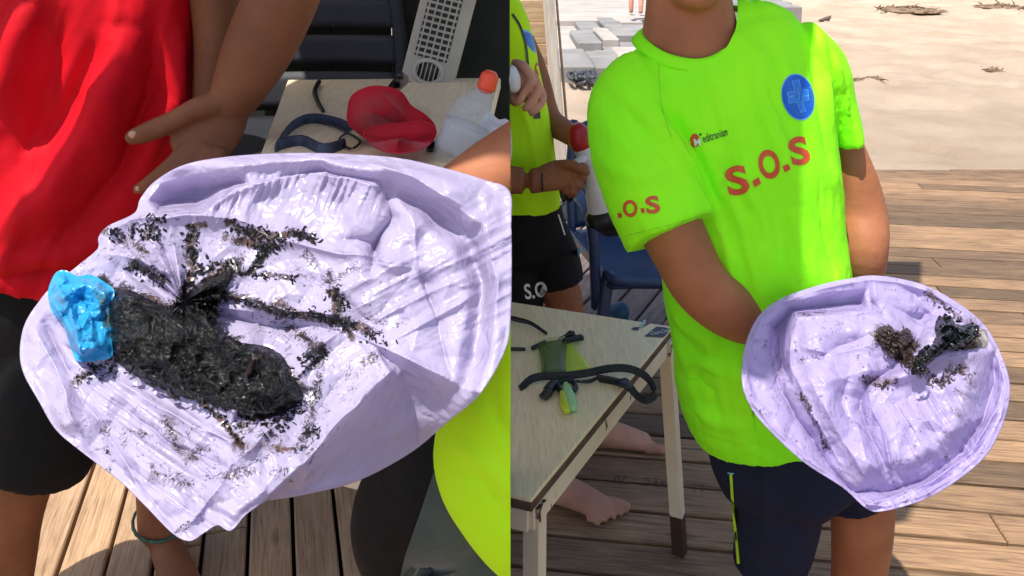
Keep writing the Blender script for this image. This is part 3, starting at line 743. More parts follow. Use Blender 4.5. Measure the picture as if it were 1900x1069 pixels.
# skin
body = [limb([(1276, -70, 1.47), (1277, -20, 1.455), (1279, 30, 1.445), (1282, 80, 1.44), (1300, 140, 1.45), (1330, 250, 1.45)], [(0.068, 0.066), (0.074, 0.070), (0.080, 0.074), (0.094, 0.076), (0.14, 0.085), (0.12, 0.08)], n=28),
        limb([(1260, 95, 1.455), (1330, 90, 1.455)], [0.07, 0.07]),
        limb([(1215, 150, 1.42), (1192, 250, 1.38), (1232, 390, 1.31), (1268, 470, 1.30), (1300, 528, 1.29), (1348, 570, 1.30), (1402, 602, 1.325), (1440, 622, 1.35)], [0.055, 0.062, 0.056, 0.052, 0.050, 0.049, 0.040, 0.028], n=24),
        limb([(1490, 120, 1.45), (1545, 200, 1.46), (1572, 270, 1.46), (1592, 340, 1.45), (1601, 405, 1.44), (1603, 460, 1.41), (1601, 515, 1.42), (1598, 560, 1.43)], [0.05, 0.030, 0.029, 0.037, 0.044, 0.042, 0.035, 0.027], n=24, hint=(1, 0, 0))]
body += hand(P(1440, 622, 1.35), (0.8, 0.25, -0.35), (0, 0.8, 0.5), None, 0.3)
body += hand(P(1598, 560, 1.43), (-0.15, -0.1, -0.9), (1, 0, 0), None, 0.5)
# legs down to the deck
lL = [P(1430, 830, 1.42), P(1440, 950, 1.42), P(1440, 1069, 1.43), P(1446, 1180, 1.45), P(1448, 1320, 1.47), P(1448, 1500, 1.48)]
lR = [P(1560, 830, 1.46), P(1590, 900, 1.46), P(1599, 965, 1.46), P(1597, 1020, 1.47), P(1588, 1110, 1.50), P(1580, 1250, 1.53), P(1578, 1420, 1.55)]
lL[-1].z = 0.06; lR[-1].z = 0.06
body += [tube(lL, [0.085, 0.072, 0.060, 0.054, 0.050, 0.036], 22), tube(lR, [0.085, 0.070, 0.060, 0.056, 0.050, 0.050, 0.036], 22)]
body += [limb([(1460, 760, 1.44), (1480, 840, 1.44)], [(0.13, 0.09), (0.13, 0.09)], n=24)] + foot(lL[-1], (-0.25, -1)) + foot(lR[-1], (0.25, -1), side=-1)
hd, hr = head(P(1290, -104, 1.41), (-0.15, -1)); body += hd
bo = obj('body', fuse(body, 0.0055, 4), SKIN, man)
obj('hair', fuse(hr, 0.008, 2), HAIR, man)
# collar band and sleeve hems
ring = [(1192, 61, 1.448), (1206, 82, 1.40), (1242, 103, 1.365), (1291, 112, 1.352), (1328, 103, 1.362), (1354, 80, 1.385), (1369, 46, 1.42), (1367, 16, 1.455), (1335, 14, 1.50), (1275, 24, 1.515), (1222, 42, 1.49)]
rp = spline([tuple(P(*q)) for q in ring], 72, True); c0 = rp.mean(0); axis = np.array((0.02, -0.35, 0.94)); axis /= np.linalg.norm(axis); V = []
for k in range(72):
    o_ = rp[k] - c0; o_ /= np.linalg.norm(o_); dn = -axis * 0.7 + o_ * 0.8; dn /= np.linalg.norm(dn); nn = np.cross(np.cross(dn, o_), dn); nn /= np.linalg.norm(nn)
    for a, b in ((-0.003, 0.001), (0.0, 0.0042), (0.012, 0.0052), (0.022, 0.0035), (0.0225, -0.003), (0.01, -0.004), (0.0, -0.003)): V.append(rp[k] + dn * a + nn * b)
F = [(i * 7 + j, i * 7 + (j + 1) % 7, ((i + 1) % 72) * 7 + (j + 1) % 7, ((i + 1) % 72) * 7 + j) for i in range(72) for j in range(7)]
make('collar', (V, F), NEON, man)
T = [bvh(shirt)]
def px(name, vf, m_, off=0.0012, parent=None): return decal(name, vf[0], vf[1], T, m_, parent or so, off)
# seams: raglan, sleeve hem, shirt hem
SEAM = plain('neon_seam', (0.24, 0.78, 0.01, 1), (0.2, 0.7, 0.01, 1), 0.8, 60)
for pts in ([(1222, 118), (1224, 160), (1230, 205), (1246, 255)], [(1158, 438), (1240, 418), (1316, 396)]): px('seam', line_px(pts, 1.8), SEAM, 0.0006)
# chest print
for ch, cx, cy, an, fit in (('S', 1368, 335, 12, (41, 55)), ('O', 1427, 305, 12, (39, 55)), ('S', 1483, 280, 14, (36, 53))):
    px('letter', text_px(ch, cx, cy, 60, an, 0.034, fit=fit), ORANGE, 0.0014)
for q in ([(1396, 336), (1408, 329), (1412, 341), (1400, 348)], [(1452, 309), (1463, 304), (1467, 314), (1456, 320)]): px('full_stop', poly_px(q), ORANGE, 0.0016)
for ch, cx, cy, an, fit in (('O', 1169, 387, 5, (27, 32)), ('S', 1211, 380, 8, (26, 33))):
    px('letter', text_px(ch, cx, cy, 40, an, 0.034, fit=fit), ORANGE, 0.0014)
for q in ([(1145, 396), (1153, 395), (1154, 404), (1147, 405)], [(1188, 387), (1195, 386), (1197, 394), (1190, 396)]): px('full_stop', poly_px(q), ORANGE, 0.0016)
el = lambda cx, cy, a, b, n=28, egg=0.0: [(cx + a * math.cos(t) * (1 + egg * math.sin(t)), cy + b * math.sin(t) + egg * 12 * math.cos(t)) for t in np.linspace(0, 2 * math.pi, n, endpoint=False)]
px('logo_disc', poly_px(el(1289, 261, 9, 13)), ORANGE, 0.0014)
px('logo_initial', text_px('M', 1294, 264, 20, 10, 0.02, 0.9), WHITEP, 0.002)
px('logo_dot', poly_px(el(1299.5, 249.5, 2.2, 2.4, 10)), DARKP, 0.002)
px('logo_name', text_px('editranian', 1326, 251, 17, 17, 0.004, fine=3, fit=(47, 15)), DARKP, 0.0016)
px('logo_suffix', text_px('.es', 1346, 244, 7, 14, 0.01, fine=4), DARKP, 0.0016)
tb_ = R(-13); eg = [(1481 + 29 * math.cos(t) * math.cos(tb_) + 42 * math.sin(t) * math.sin(tb_) * -1, 180 - 29 * math.cos(t) * math.sin(tb_) * -1 + 42 * math.sin(t) * math.cos(tb_)) for t in np.linspace(0, 2 * math.pi, 44, endpoint=False)]; cen = np.array((1481, 180))
px('badge_edge', poly_px([tuple(cen + (np.array(q) - cen) * 1.05) for q in eg], 6), PALEBLUE, 0.0012)
px('badge', poly_px(eg, 6), BLUEP, 0.0018)
cr = [(1470, 150), (1483, 148), (1486, 166), (1499, 166), (1501, 186), (1489, 188), (1495, 207), (1485, 209), (1479, 190), (1464, 192), (1461, 172), (1474, 169)]
px('badge_cross', poly_px(cr, 6), MIDBLUE, 0.0024)
px('badge_outline', line_px(cr + [cr[0]], 0.9, 13), PALEBLUE, 0.0029)
px('badge_trace', line_px([(1464, 180), (1472, 179), (1475, 173), (1478, 181), (1480, 158), (1484, 189), (1487, 165), (1491, 183), (1494, 178), (1501, 178)], 1.3, 10), PALEBLUE, 0.0032)
# shorts
sh = fuse([limb([(1462, 770, 1.435), (1462, 830, 1.43), (1470, 880, 1.43)], [(0.150, 0.118), (0.152, 0.122), (0.14, 0.12)], n=32),
           limb([(1412, 800, 1.425), (1432, 880, 1.42), (1442, 940, 1.42), (1436, 1000, 1.42), (1424, 1058, 1.42)], [0.088, 0.090, 0.082, 0.075, 0.066], n=26, caps=False),
           limb([(1550, 810, 1.45), (1566, 850, 1.455), (1578, 892, 1.46), (1584, 912, 1.46)], [0.085, 0.088, 0.082, 0.078], n=26, caps=False)], 0.0055, 4)
fold(sh, [([(1330, 860), (1380, 900), (1440, 930)], 12, 0.006), ([(1345, 930), (1400, 960), (1470, 960)], 12, -0.006), ([(1360, 1000), (1420, 1010), (1480, 1000)], 10, 0.005), ([(1460, 850), (1470, 930), (1480, 1000)], 12, -0.007), ([(1420, 860), (1420, 940), (1410, 1040)], 14, 0.005)])
ripple(sh, 0.003, 0.06, 8)
sho = obj('shorts', sh, NAVY, man); T = [bvh(sh)]
px('piping', line_px([(1356, 880), (1360, 940), (1366, 1000), (1370, 1046)], 5), LIME, 0.0015, sho)
px('piping_bar', line_px([(1350, 878), (1362, 879)], 2, 4), PALEBLUE, 0.0018, sho)

# ================================================================== table with things on it
TOPM = None
def laminate():
    m, ns, ls, b = mat('cream_laminate'); vec = coords(ns, ls, 'Object', (14, 1.4, 1)); vec2 = coords(ns, ls)
    n1 = noise(ns, ls, vec, 14, 6, 0.7); n2 = noise(ns, ls, vec2, 6, 5, 0.6); n3 = noise(ns, ls, vec2, 120, 3)
    r = ramp(ns, [(0.35, lin(224, 200, 158)), (0.62, lin(243, 224, 186))]); ls.new(n1.outputs['Fac'], r.inputs['Fac'])
    s = ramp(ns, [(0.62, (0, 0, 0)), (0.72, (1, 1, 1))]); ls.new(n2.outputs['Fac'], s.inputs['Fac'])
    ls.new(mix_rgb(ns, ls, math_n(ns, ls, 'MULTIPLY', s.outputs['Color'], 0.22), r.outputs['Color'], lin(150, 132, 104)), b.inputs['Base Color'])
    b.inputs['Roughness'].default_value = 0.42; bump(ns, ls, b, n1.outputs['Fac'], 0.15, 0.001); return m
LAM = laminate()
EDGE = plain('chipboard_edge', lin(98, 74, 58), lin(70, 52, 42), 0.85, 40, 120, 0.5, 0.002)
def chipped(name, c, c2, thr=0.64):
    m, ns, ls, b = mat(name); vec = coords(ns, ls); n1 = noise(ns, ls, vec, 22, 6, 0.6, 0.6); n2 = noise(ns, ls, vec, 6, 4)
    a = N(ns, 'ShaderNodeAttribute', attribute_name='wear')
    r = ramp(ns, [(0.3, c2), (0.7, c)]); ls.new(n2.outputs['Fac'], r.inputs['Fac'])
    k = math_n(ns, ls, 'MULTIPLY', math_n(ns, ls, 'SUBTRACT', math_n(ns, ls, 'ADD', n1.outputs['Fac'], a.outputs['Fac']), thr), 30.0, True)
    ls.new(mix_rgb(ns, ls, k, r.outputs['Color'], lin(62, 40, 28)), b.inputs['Base Color']); b.inputs['Roughness'].default_value = 0.55
    bump(ns, ls, b, math_n(ns, ls, 'SUBTRACT', 1.0, k), 0.5, 0.002); return m
CHIP = chipped('chipped_cream_paint', lin(224, 212, 188), lin(206, 190, 162), 0.70)
TZ = PZ(1245, 606, 0.6).z
c_far, c_near = PZ(1248, 606, 0.6), PZ(986, 926, 0.6)
wdir = Vector((-0.945, 0.33, 0)); Wt = 0.66
quad = [c_near, c_far, c_far + wdir * Wt, c_near + wdir * Wt]
table = thing('table', (quad[0] + quad[1] + quad[2] + quad[3]) / 4 * 1.0, 'small cream laminate table with rusty cream legs beside the neon shirt', 'table'); table.location.z = 0
def prism(name, pts, z0, z1, mat_, parent, w=0.0015):
    n = len(pts); V = [(p.x, p.y, z0) for p in pts] + [(p.x, p.y, z1) for p in pts]
    return bevelled(name, (V, [tuple(range(n))[::-1], tuple(n + i for i in range(n))] + [(i, (i + 1) % n, n + (i + 1) % n, n + i) for i in range(n)]), mat_, parent, w, 1)
prism('table_top', quad, 0.5865, 0.6, LAM, table)
cq = sum(quad, Vector()) / 4
grow = lambda k: [cq + (p - cq) * k for p in quad]
prism('edge_band', grow(1.004), 0.576, 0.5935, EDGE, table)
e_dir = (c_far - c_near).normalized()
def rail(a, b, name='apron'):
    d = (b - a).normalized(); s = Vector((-d.y, d.x, 0)) * 0.009
    o = prism(name, [a + s, a - s, b - s, b + s], 0.535, 0.575, CHIP, table); attr(o.data, 'wear', [0.06] * len(o.data.vertices)); return o
ins = [cq + (p - cq) * 0.975 for p in quad]
for a, b in ((0, 1), (1, 2), (3, 0)): rail(ins[a], ins[b])
def leg(p, name='leg', dz=0.0, lean=(0, 0)):
    n = 26; V = []; F = []; w = 0.015
    for k in range(n):
        z = 0.574 * k / (n - 1); ox, oy = lean[0] * (1 - z / 0.574), lean[1] * (1 - z / 0.574)
        a = e_dir * w; b = Vector((-e_dir.y, e_dir.x, 0)) * w
        for s1, s2 in ((1, 1), (1, -1), (-1, -1), (-1, 1)):
            q = p + a * s1 + b * s2; V.append((q.x + ox, q.y + oy, z))
    F = grid_faces(n, 4, True) + [(0, 1, 2, 3)[::-1], tuple((n - 1) * 4 + i for i in range(4))]
    me = mesh(name, V, F, False); z = getv(me)[:, 2]
    attr(me, 'wear', np.where(z < dz, 0.6, 0.0) + np.where(z > 0.545, 0.16, 0) + 0.05 * (z < dz + 0.03)); return obj(name, me, CHIP, table)
leg(ins[0] + wdir * 0.0 + e_dir * 0.02); leg(ins[1] - e_dir * 0.012, dz=0.095, lean=(0.05, 0.0))
leg(ins[0] + wdir * 0.27 + e_dir * 0.06); leg(ins[1] + wdir * 0.50)
# sticker with peeled corner
STK = plain('sticker_navy', lin(60, 58, 74), lin(44, 42, 58), 0.5, 30); STG = plain('sticker_mint', lin(170, 200, 184), lin(150, 186, 168), 0.5, 30); STR = plain('sticker_plum', lin(120, 80, 92), lin(100, 66, 80), 0.5, 30)
def on_top(name, vf, m_, z=0.6012, parent=None): 
    return make(name, ([tuple(PZ(x, y, z)) for x, y in vf[0]], vf[1]), m_, parent or table, False)
on_top('sticker', poly_px([(1195, 624), (1203, 618), (1210, 612), (1218, 606), (1232, 607), (1243, 610), (1241, 616), (1232, 626)]), STK, 0.6012)
on_top('sticker_lettering', text_px('Coca-Cola', 1224, 615.5, 9.5, 10, 0.005, 0.85, 0.35, fine=4), WHITEP, 0.6018)
on_top('sticker_strip', poly_px([(1184, 607), (1195, 594), (1200, 593), (1193, 607)]), STG, 0.6014)
on_top('sticker_strip', poly_px([(1192, 606), (1204, 594), (1216, 594), (1196, 606)]), STR, 0.6013)
on_top('sticker_corner', poly_px([(1171, 611), (1176, 607), (1187, 607), (1184, 613)]), STK, 0.6015)

NYL = plain('black_nylon', lin(34, 34, 42), lin(20, 20, 26), 0.6, 60, 500, 0.4, 0.001)
BLK = plain('black_plastic', lin(26, 26, 30), lin(18, 18, 20), 0.35, 30)
def glassy(name, c, alpha, rough=0.15):
    m, ns, ls, b = mat(name); b.inputs['Base Color'].default_value = c; b.inputs['Roughness'].default_value = rough; b.inputs['Alpha'].default_value = alpha
    vec = coords(ns, ls); z = noise(ns, ls, vec, 40, 3); bump(ns, ls, b, z.outputs['Fac'], 0.4, 0.004); return m
PCH = glassy('lime_clear_pouch', lin(190, 232, 110), 0.16); PCHY = glassy('yellow_clear_pouch', lin(214, 232, 60), 0.72); CLR = glassy('clear_plastic', lin(214, 222, 226), 0.32)
PHONE = plain('phone_back', lin(62, 60, 58), lin(46, 46, 44), 0.3, 20); TIP = glassy('mint_clear_tube', lin(176, 232, 170), 0.75)
def TP(x, y, h=0.0): return PZ(x, y, 0.6 + h)
# sunglasses temples (the rest of the frame lies beyond the picture's edge)
gl = thing('sunglasses', TP(935, 620, 0), 'black sunglasses with thin temple tips lying at the table edge', 'sunglasses')
make('temple', tube([TP(900, 578, 0.012), TP(955, 592, 0.012), TP(985, 600, 0.010), TP(1014, 619, 0.005)], [(0.004, 0.003), (0.006, 0.003), (0.005, 0.003), (0.004, 0.003)], 8, (0, 0.5, 0.86)), BLK, gl)
make('temple', tube([TP(890, 646, 0.012), TP(950, 647.5, 0.006), TP(974, 648, 0.005)], [(0.005, 0.003), (0.0042, 0.003), (0.004, 0.003)], 8, (0, 0.5, 0.86)), BLK, gl)
make('lens_frame', tube([TP(900, 578, 0.012), TP(893, 600, 0.035), TP(888, 625, 0.035), TP(890, 646, 0.012)], [0.003] * 4, 8), BLK, gl)
# waterproof pouch with phone
po = thing('phone_pouch', TP(1040, 660, 0), 'clear lime waterproof pouch with a phone inside, on the table', 'pouch')
def pillow(name, outline, h0, h1, m_, parent, n=14, thin=0.0):
    o = spline(outline, 40, True); c = o.mean(0); V = []; 
    for k in range(n):
        s = 1 - k / (n - 1); hh = h0 + (h1 - h0) * (1 - s ** 4)
        for q in o: V.append(tuple(TP(*(c + (q - c) * s), hh)))
    F = grid_faces(n, 40, True); V += [tuple(TP(*q, 0.0012)) for q in o]; b0 = n * 40
    F += [(b0 + i, b0 + (i + 1) % 40, (i + 1) % 40, i) for i in range(40)] + [tuple(b0 + i for i in range(40))]
    return make(name, (V, F), m_, parent)
bevel_phone = [(1002, 640), (1010, 634), (1044, 631), (1050, 634), (1047, 690), (1010, 694)]
pillow('phone', [(1000, 638), (1014, 634), (1048, 632), (1050, 652), (1050, 690), (1030, 693), (1008, 694), (1003, 668)], 0.004, 0.010, PHONE, po, 6)
pillow('pouch_film', [(990, 640), (1010, 628), (1040, 624), (1060, 628), (1074, 640), (1076, 665), (1062, 695), (1030, 697), (1002, 697), (996, 668)], 0.006, 0.017, PCH, po)
pillow('pouch_side', [(1052, 634), (1066, 644), (1092, 676), (1094, 686), (1072, 692), (1050, 694)], 0.004, 0.011, PCHY, po)
make('closure_bar', tube([TP(988, 646, 0.008), TP(1002, 640, 0.009), TP(1012, 636, 0.009)], [(0.005, 0.006)] * 3, 10), BLK, po)
make('closure_clip', tube([TP(1046, 634, 0.012), TP(1062, 629, 0.013), TP(1080, 626, 0.012)], [(0.006, 0.008)] * 3, 10, (0, 0, 1), power=4), BLK, po)
make('closure_clip', tube([TP(1050, 624, 0.012), TP(1060, 618, 0.02), TP(1064, 622, 0.014)], [0.005, 0.007, 0.006], 10), BLK, po)
make('cord', tube([TP(1036, 630, 0.006), TP(1044, 624, 0.008), TP(1052, 620, 0.012)], [0.0015] * 3, 6), BLK, po)
# strap with buckle
stp = thing('neck_strap', TP(1090, 700, 0), 'black nylon neck strap with buckle hanging over the table edge', 'strap')
def ribbon(name, pts, w, m_, parent, tilt=0.0):
    P3 = [tuple(TP(x, y, h)) for x, y, h in pts]
    return make(name, tube(P3, [(w, 0.0012)] * len(P3), 10, (0, 0.5, 0.86), 6, True, 3.0), m_, parent)
ribbon('strap', [(965, 722, 0.004), (985, 704, 0.012), (1010, 698, 0.016), (1050, 697, 0.016), (1090, 692, 0.017), (1130, 684, 0.020), (1165, 684, 0.022), (1195, 696, 0.012), (1211, 716, 0.0), (1213, 734, -0.015), (1199, 742, -0.025), (1182, 734, -0.012), (1165, 716, 0.006), (1140, 708, 0.006), (1112, 703, 0.006)], 0.0082, NYL, stp)
make('buckle', tube([TP(1108, 701, 0.008), TP(1122, 703, 0.010), TP(1150, 708, 0.010)], [(0.006, 0.003), (0.008, 0.004), (0.007, 0.003)], 10, (0, 0, 1)), BLK, stp)
make('slider', tube([TP(1152, 706, 0.010), TP(1160, 711, 0.012), TP(1170, 716, 0.008)], [(0.004, 0.014)] * 3, 10, (0, 0, 1), power=5), BLK, stp)
make('swivel_hook', tube([TP(1055, 705, 0.008), TP(1075, 708, 0.006), TP(1095, 707, 0.006), TP(1108, 701, 0.008)], [0.0025, 0.003, 0.004, 0.003], 8), BLK, stp)
wh = thing('whistle', TP(1020, 728, 0), 'black whistle beside a mint light tube below the strap', 'whistle')
make('barrel', tube([TP(1030, 712, 0.010), TP(1022, 718, 0.010), TP(1016, 726, 0.010)], [(0.010, 0.009)] * 3, 14, power=3), BLK, wh)
make('mouthpiece', tube([TP(1018, 726, 0.010), TP(1012, 733, 0.008), TP(1007, 738, 0.006)], [(0.007, 0.010), (0.005, 0.010), (0.004, 0.010)], 10, (0, 0, 1), power=4), PHONE, wh)
lt = thing('light_tube', TP(1052, 740, 0), 'mint and yellow clear light tube with black collar on the table', 'light tube')
make('collar', tube([TP(1036, 712, 0.012), TP(1048, 706, 0.014), TP(1062, 708, 0.013), TP(1068, 720, 0.010), TP(1058, 726, 0.012), TP(1042, 726, 0.012), TP(1036, 716, 0.012)], [0.006] * 7, 10), BLK, lt)
make('tube', tube([TP(1050, 714, 0.012), TP(1054, 728, 0.012), TP(1060, 744, 0.011), TP(1064, 758, 0.010)], [0.007, 0.011, 0.011, 0.008], 12), TIP, lt)
make('diffuser', tube([TP(1044, 722, 0.010), TP(1046, 740, 0.010), TP(1050, 758, 0.009), TP(1054, 764, 0.008)], [0.006, 0.009, 0.009, 0.006], 12), PCHY, lt)

# ================================================================== bags
def polar(outline, c, nt):
    o = spline(outline, 600, True); a = np.arctan2(o[:, 1] - c[1], o[:, 0] - c[0]); r = np.hypot(o[:, 0] - c[0], o[:, 1] - c[1])
    th = np.linspace(-np.pi, np.pi, nt, endpoint=False); out = np.zeros(nt); dt = 2 * np.pi / nt
    for k in range(len(o)):
        k2 = (k + 1) % len(o); a0, a1 = a[k], a[k2]; d = (a1 - a0 + np.pi) % (2 * np.pi) - np.pi
        m = max(2, int(abs(d) / dt * 3) + 2)
        for f in np.linspace(0, 1, m):
            i = int(np.round((((a0 + d * f + np.pi) % (2 * np.pi))) / dt)) % nt; out[i] = max(out[i], r[k] + (r[k2] - r[k]) * f)
    for i in range(nt):
        if out[i] == 0: out[i] = max(out[i - 1], out[(i + 1) % nt])
    return th, out
def relief(name, outline, c, Yf, nr, nt, mat_, parent, back, post=None, clampx=None, sharp=1.0):
    """a closed crumpled sheet body: front surface at distance Yf(x, y), rolled rim and a belly behind"""
    th, rad = polar(outline, c, nt); s = np.linspace(0, 1, nr)[1:] ** sharp
    X = c[0] + np.outer(s, rad * np.cos(th)); Y = c[1] + np.outer(s, rad * np.sin(th))
    rows = [PA(X, Y, Yf(X, Y))]; px_ = [X]; py_ = [Y]
    xe, ye = X[-1], Y[-1]; De = Yf(xe, ye)
    for k, dd in back:
        x2 = c[0] + (xe - c[0]) * k; y2 = c[1] + (ye - c[1]) * k
        rows.append(PA(x2, y2, De + dd)[None]); px_.append(x2[None]); py_.append(y2[None])
    V = np.concatenate(rows).reshape(-1, 3); xs = np.concatenate(px_).ravel(); ys = np.concatenate(py_).ravel(); m = len(V) // nt
    c0 = PA(np.array([c[0] + 0.01]), np.array([c[1] + 0.01]), Yf(np.array([c[0] + 0.01]), np.array([c[1] + 0.01])))
    V = np.concatenate([V, c0]); F = [q[::-1] for q in grid_faces(m, nt, True)]
    F += [(len(V) - 1, i, (i + 1) % nt) for i in range(nt)]
    F.append(tuple((m - 1) * nt + i for i in range(nt)))
    me = mesh(name, V, F); xs = np.append(xs, c[0]); ys = np.append(ys, c[1])
    if post: post(me, xs, ys)
    return obj(name, me, mat_, parent)
def ridges(x, y, items):
    h = np.zeros(np.shape(x)); z = 0 * x
    wx = x + 9 * (vn(np.stack([x / 45, y / 45, z + 4], -1), 12) - 0.5); wy = y + 9 * (vn(np.stack([x / 45, y / 45, z + 9], -1), 13) - 0.5)
    vw = 0.8 + 0.5 * vn(np.stack([x / 60, y / 60, z], -1), 77)
    for pts, w0, a in items:
        d, t = dpoly(wx, wy, pts); env = np.sin(np.clip(t, 0.03, 0.97) * np.pi) ** 0.4; w = w0 * vw
        h += a * (np.exp(-d / (w * 1.25)) if w0 <= 14 else np.exp(-(d / w) ** 2)) * env
    return h
def density(x, y, items):
    s = np.zeros(np.shape(x))
    for pts, w, a in items:
        d, _ = dpoly(x, y, pts); s = np.maximum(s, a * np.exp(-(d / w) ** 2))
    return s

def streak(x, y, ang, ln, wd, seed):
    c_, s_ = math.cos(R(ang)), math.sin(R(ang)); q = np.stack([(x * c_ + y * s_) / ln, (-x * s_ + y * c_) / wd, 0 * x + seed], -1)
    return 0.5 - np.abs(2 * vn(q, seed) - 1) + 0.5 * (0.5 - np.abs(2 * vn(q * np.array((1.3, 2.1, 1)) + 7, seed + 1) - 1))
def facets(x, y, sc, seed): return env_(x, y, sc, seed) - env_(x + 0.37 * sc, y * 1.1, sc * 1.17, seed + 40)
def env_(x, y, sc, seed, tilt=0.8, k=0.6):
    """upper envelope of randomly tilted patches: flat facets meeting in sharp creases, about unit height"""
    px_, py_ = x / sc, y / sc; ix, iy = np.floor(px_).astype(np.int64), np.floor(py_).astype(np.int64); best = np.full(np.shape(x), -1e9)
    for a in (-1, 0, 1):
        for b in (-1, 0, 1):
            jx, jy = ix + a, iy + b
            cx_, cy_ = jx + 0.15 + 0.7 * _h(jx, jy, 1, seed), jy + 0.15 + 0.7 * _h(jx, jy, 2, seed)
            gx_, gy_ = (_h(jx, jy, 3, seed) - 0.5) * 2 * tilt, (_h(jx, jy, 4, seed) - 0.5) * 2 * tilt
            dx, dy = px_ - cx_, py_ - cy_
            best = np.maximum(best, 0.4 * _h(jx, jy, 5, seed) + gx_ * dx + gy_ * dy - k * (dx * dx + dy * dy))
    return best
# ---- right bag
R_OUT = [(1377, 705), (1384, 640), (1408, 588), (1450, 555), (1520, 530), (1575, 518), (1616, 512), (1665, 517), (1725, 534), (1790, 572), (1832, 612), (1858, 662), (1873, 715), (1864, 775), (1834, 838), (1785, 884), (1720, 924), (1645, 947), (1610, 944), (1565, 905), (1490, 856), (1425, 795), (1392, 752)]
CH = [(1475, 582), (1436, 610), (1430, 665), (1452, 730), (1492, 800), (1540, 872), (1585, 912), (1640, 916), (1712, 892), (1775, 848), (1822, 780), (1846, 705), (1848, 650), (1822, 610)]
SHEET = [(1474, 584), (1560, 580), (1640, 574), (1700, 592), (1760, 586), (1828, 622), (1840, 690), (1822, 760), (1772, 836), (1700, 884), (1600, 902), (1560, 868), (1512, 790), (1474, 712), (1466, 650)]
POCK = [(1428, 604), (1462, 566), (1540, 546), (1604, 540), (1612, 574), (1560, 582), (1476, 584), (1462, 650), (1468, 712), (1440, 690)]
def Y_right(x, y):
    base = 0.985 + (948 - y) / 436 * 0.25
    h = 0.022 * sstep(-4, 40, sdf(x, y, SHEET)) + ridges(x, y, [(CH, 10, -0.026)]) + 0.007 * np.exp(-np.abs(sdf(x, y, R_OUT) - 7) / 6.0)
    h = h - 0.045 * sstep(-6, 22, sdf(x, y, POCK))
    h = h + ridges(x, y, [([(1716, 600), (1690, 640), (1640, 690), (1606, 715), (1596, 760)], 11, -0.032), ([(1596, 745), (1610, 800), (1650, 880)], 9, -0.020), ([(1606, 730), (1640, 800), (1662, 890)], 7, 0.012),
        ([(1560, 770), (1590, 790), (1605, 850), (1660, 905)], 10, 0.010), ([(1500, 700), (1550, 800), (1600, 880)], 9, 0.008), ([(1575, 705), (1562, 745), (1580, 790)], 12, -0.018),
        ([(1480, 590), (1560, 582), (1640, 578)], 8, 0.014), ([(1470, 600), (1468, 680), (1500, 760), (1555, 860)], 8, 0.012),
        ([(1612, 515), (1616, 560), (1640, 590)], 5, -0.014), ([(1622, 515), (1630, 560)], 6, 0.008), ([(1700, 545), (1720, 580), (1700, 600)], 7, -0.012), ([(1640, 560), (1700, 590), (1760, 590)], 8, -0.010),
        ([(1615, 700), (1680, 690), (1760, 660), (1830, 650)], 20, 0.020), ([(1690, 690), (1750, 730), (1800, 800)], 30, 0.010), ([(1640, 720), (1700, 800), (1760, 830)], 10, -0.006),
        ([(1520, 600), (1530, 700), (1540, 780)], 30, 0.010), ([(1490, 640), (1540, 660), (1620, 640)], 6, 0.006), ([(1500, 680), (1560, 640), (1620, 620)], 6, -0.006),
        ([(1380, 690), (1400, 690), (1425, 700)], 6, -0.008), ([(1395, 620), (1412, 640), (1425, 640)], 5, 0.005), ([(1400, 745), (1440, 780), (1500, 850), (1580, 910)], 12, 0.006),
        ([(1600, 940), (1650, 925), (1730, 895), (1800, 840), (1850, 760), (1862, 700)], 5, 0.014), ([(1612, 944), (1680, 932), (1790, 870), (1858, 780)], 5, -0.006)])
    pl = sstep(690, 780, y) * sstep(1630, 1680, x) * (1 - sstep(1790, 1840, x))
    u_ = x * 0.86 + (y - 700) * 0.5
    h = h + pl * 0.0055 * streak(x, y, 58, 120, 17, 5)
    ins = sstep(0, 18, sdf(x, y, R_OUT))
    h = h + ins * (0.006 * crumple(x, y, 110, 3, 2) + 0.015 * facets(x + 0.3 * y, y, 66, 4) + 0.0040 * facets(x, y - 0.4 * x, 27, 9))
    return base - h
R_ST = [([(1635, 622), (1660, 632), (1688, 640)], 22, 0.95), ([(1660, 655), (1690, 670), (1710, 690)], 16, 0.8), ([(1490, 735), (1505, 765), (1540, 840)], 8, 0.50), ([(1475, 730), (1520, 790)], 9, 0.5),
        ([(1720, 545), (1770, 585), (1800, 600)], 14, 0.55), ([(1640, 535), (1660, 540)], 8, 0.5), ([(1480, 585), (1530, 578)], 8, 0.6), ([(1505, 665), (1530, 660)], 12, 0.45), ([(1770, 680), (1782, 690)], 10, 0.5),
        ([(1640, 780), (1700, 800), (1760, 800)], 30, 0.36), ([(1400, 765), (1430, 770)], 12, 0.4), ([(1450, 690), (1530, 640)], 30, 0.36), ([(1780, 700), (1830, 690)], 20, 0.42), ([(1400, 560), (1900, 900)], 900, 0.30)]
R_RU = [([(1608, 708), (1640, 712), (1660, 706)], 13, 0.95), ([(1725, 700), (1745, 712), (1765, 690), (1790, 684)], 14, 1.0), ([(1630, 615), (1690, 640)], 22, 0.9), ([(1800, 700), (1780, 760)], 30, 0.55), ([(1440, 640), (1490, 740)], 20, 0.5)]
def post_r(me, x, y):
    attr(me, 'stain', density(x, y, R_ST)); attr(me, 'rust', density(x, y, R_RU))
BACK = [(1.004, 0.004), (1.0, 0.012), (0.985, 0.03), (0.95, 0.055), (0.88, 0.085), (0.76, 0.11), (0.55, 0.13), (0.3, 0.14), (0.08, 0.142)]
bagr = thing('plastic_bag', P(1625, 800, 1.2), 'open lilac plastic bag held by the person in neon green S.O.S T-shirt', 'plastic bag')
bro = relief('bag_film', R_OUT, (1625, 725), Y_right, 200, 560, BAG2, bagr, BACK, post_r)
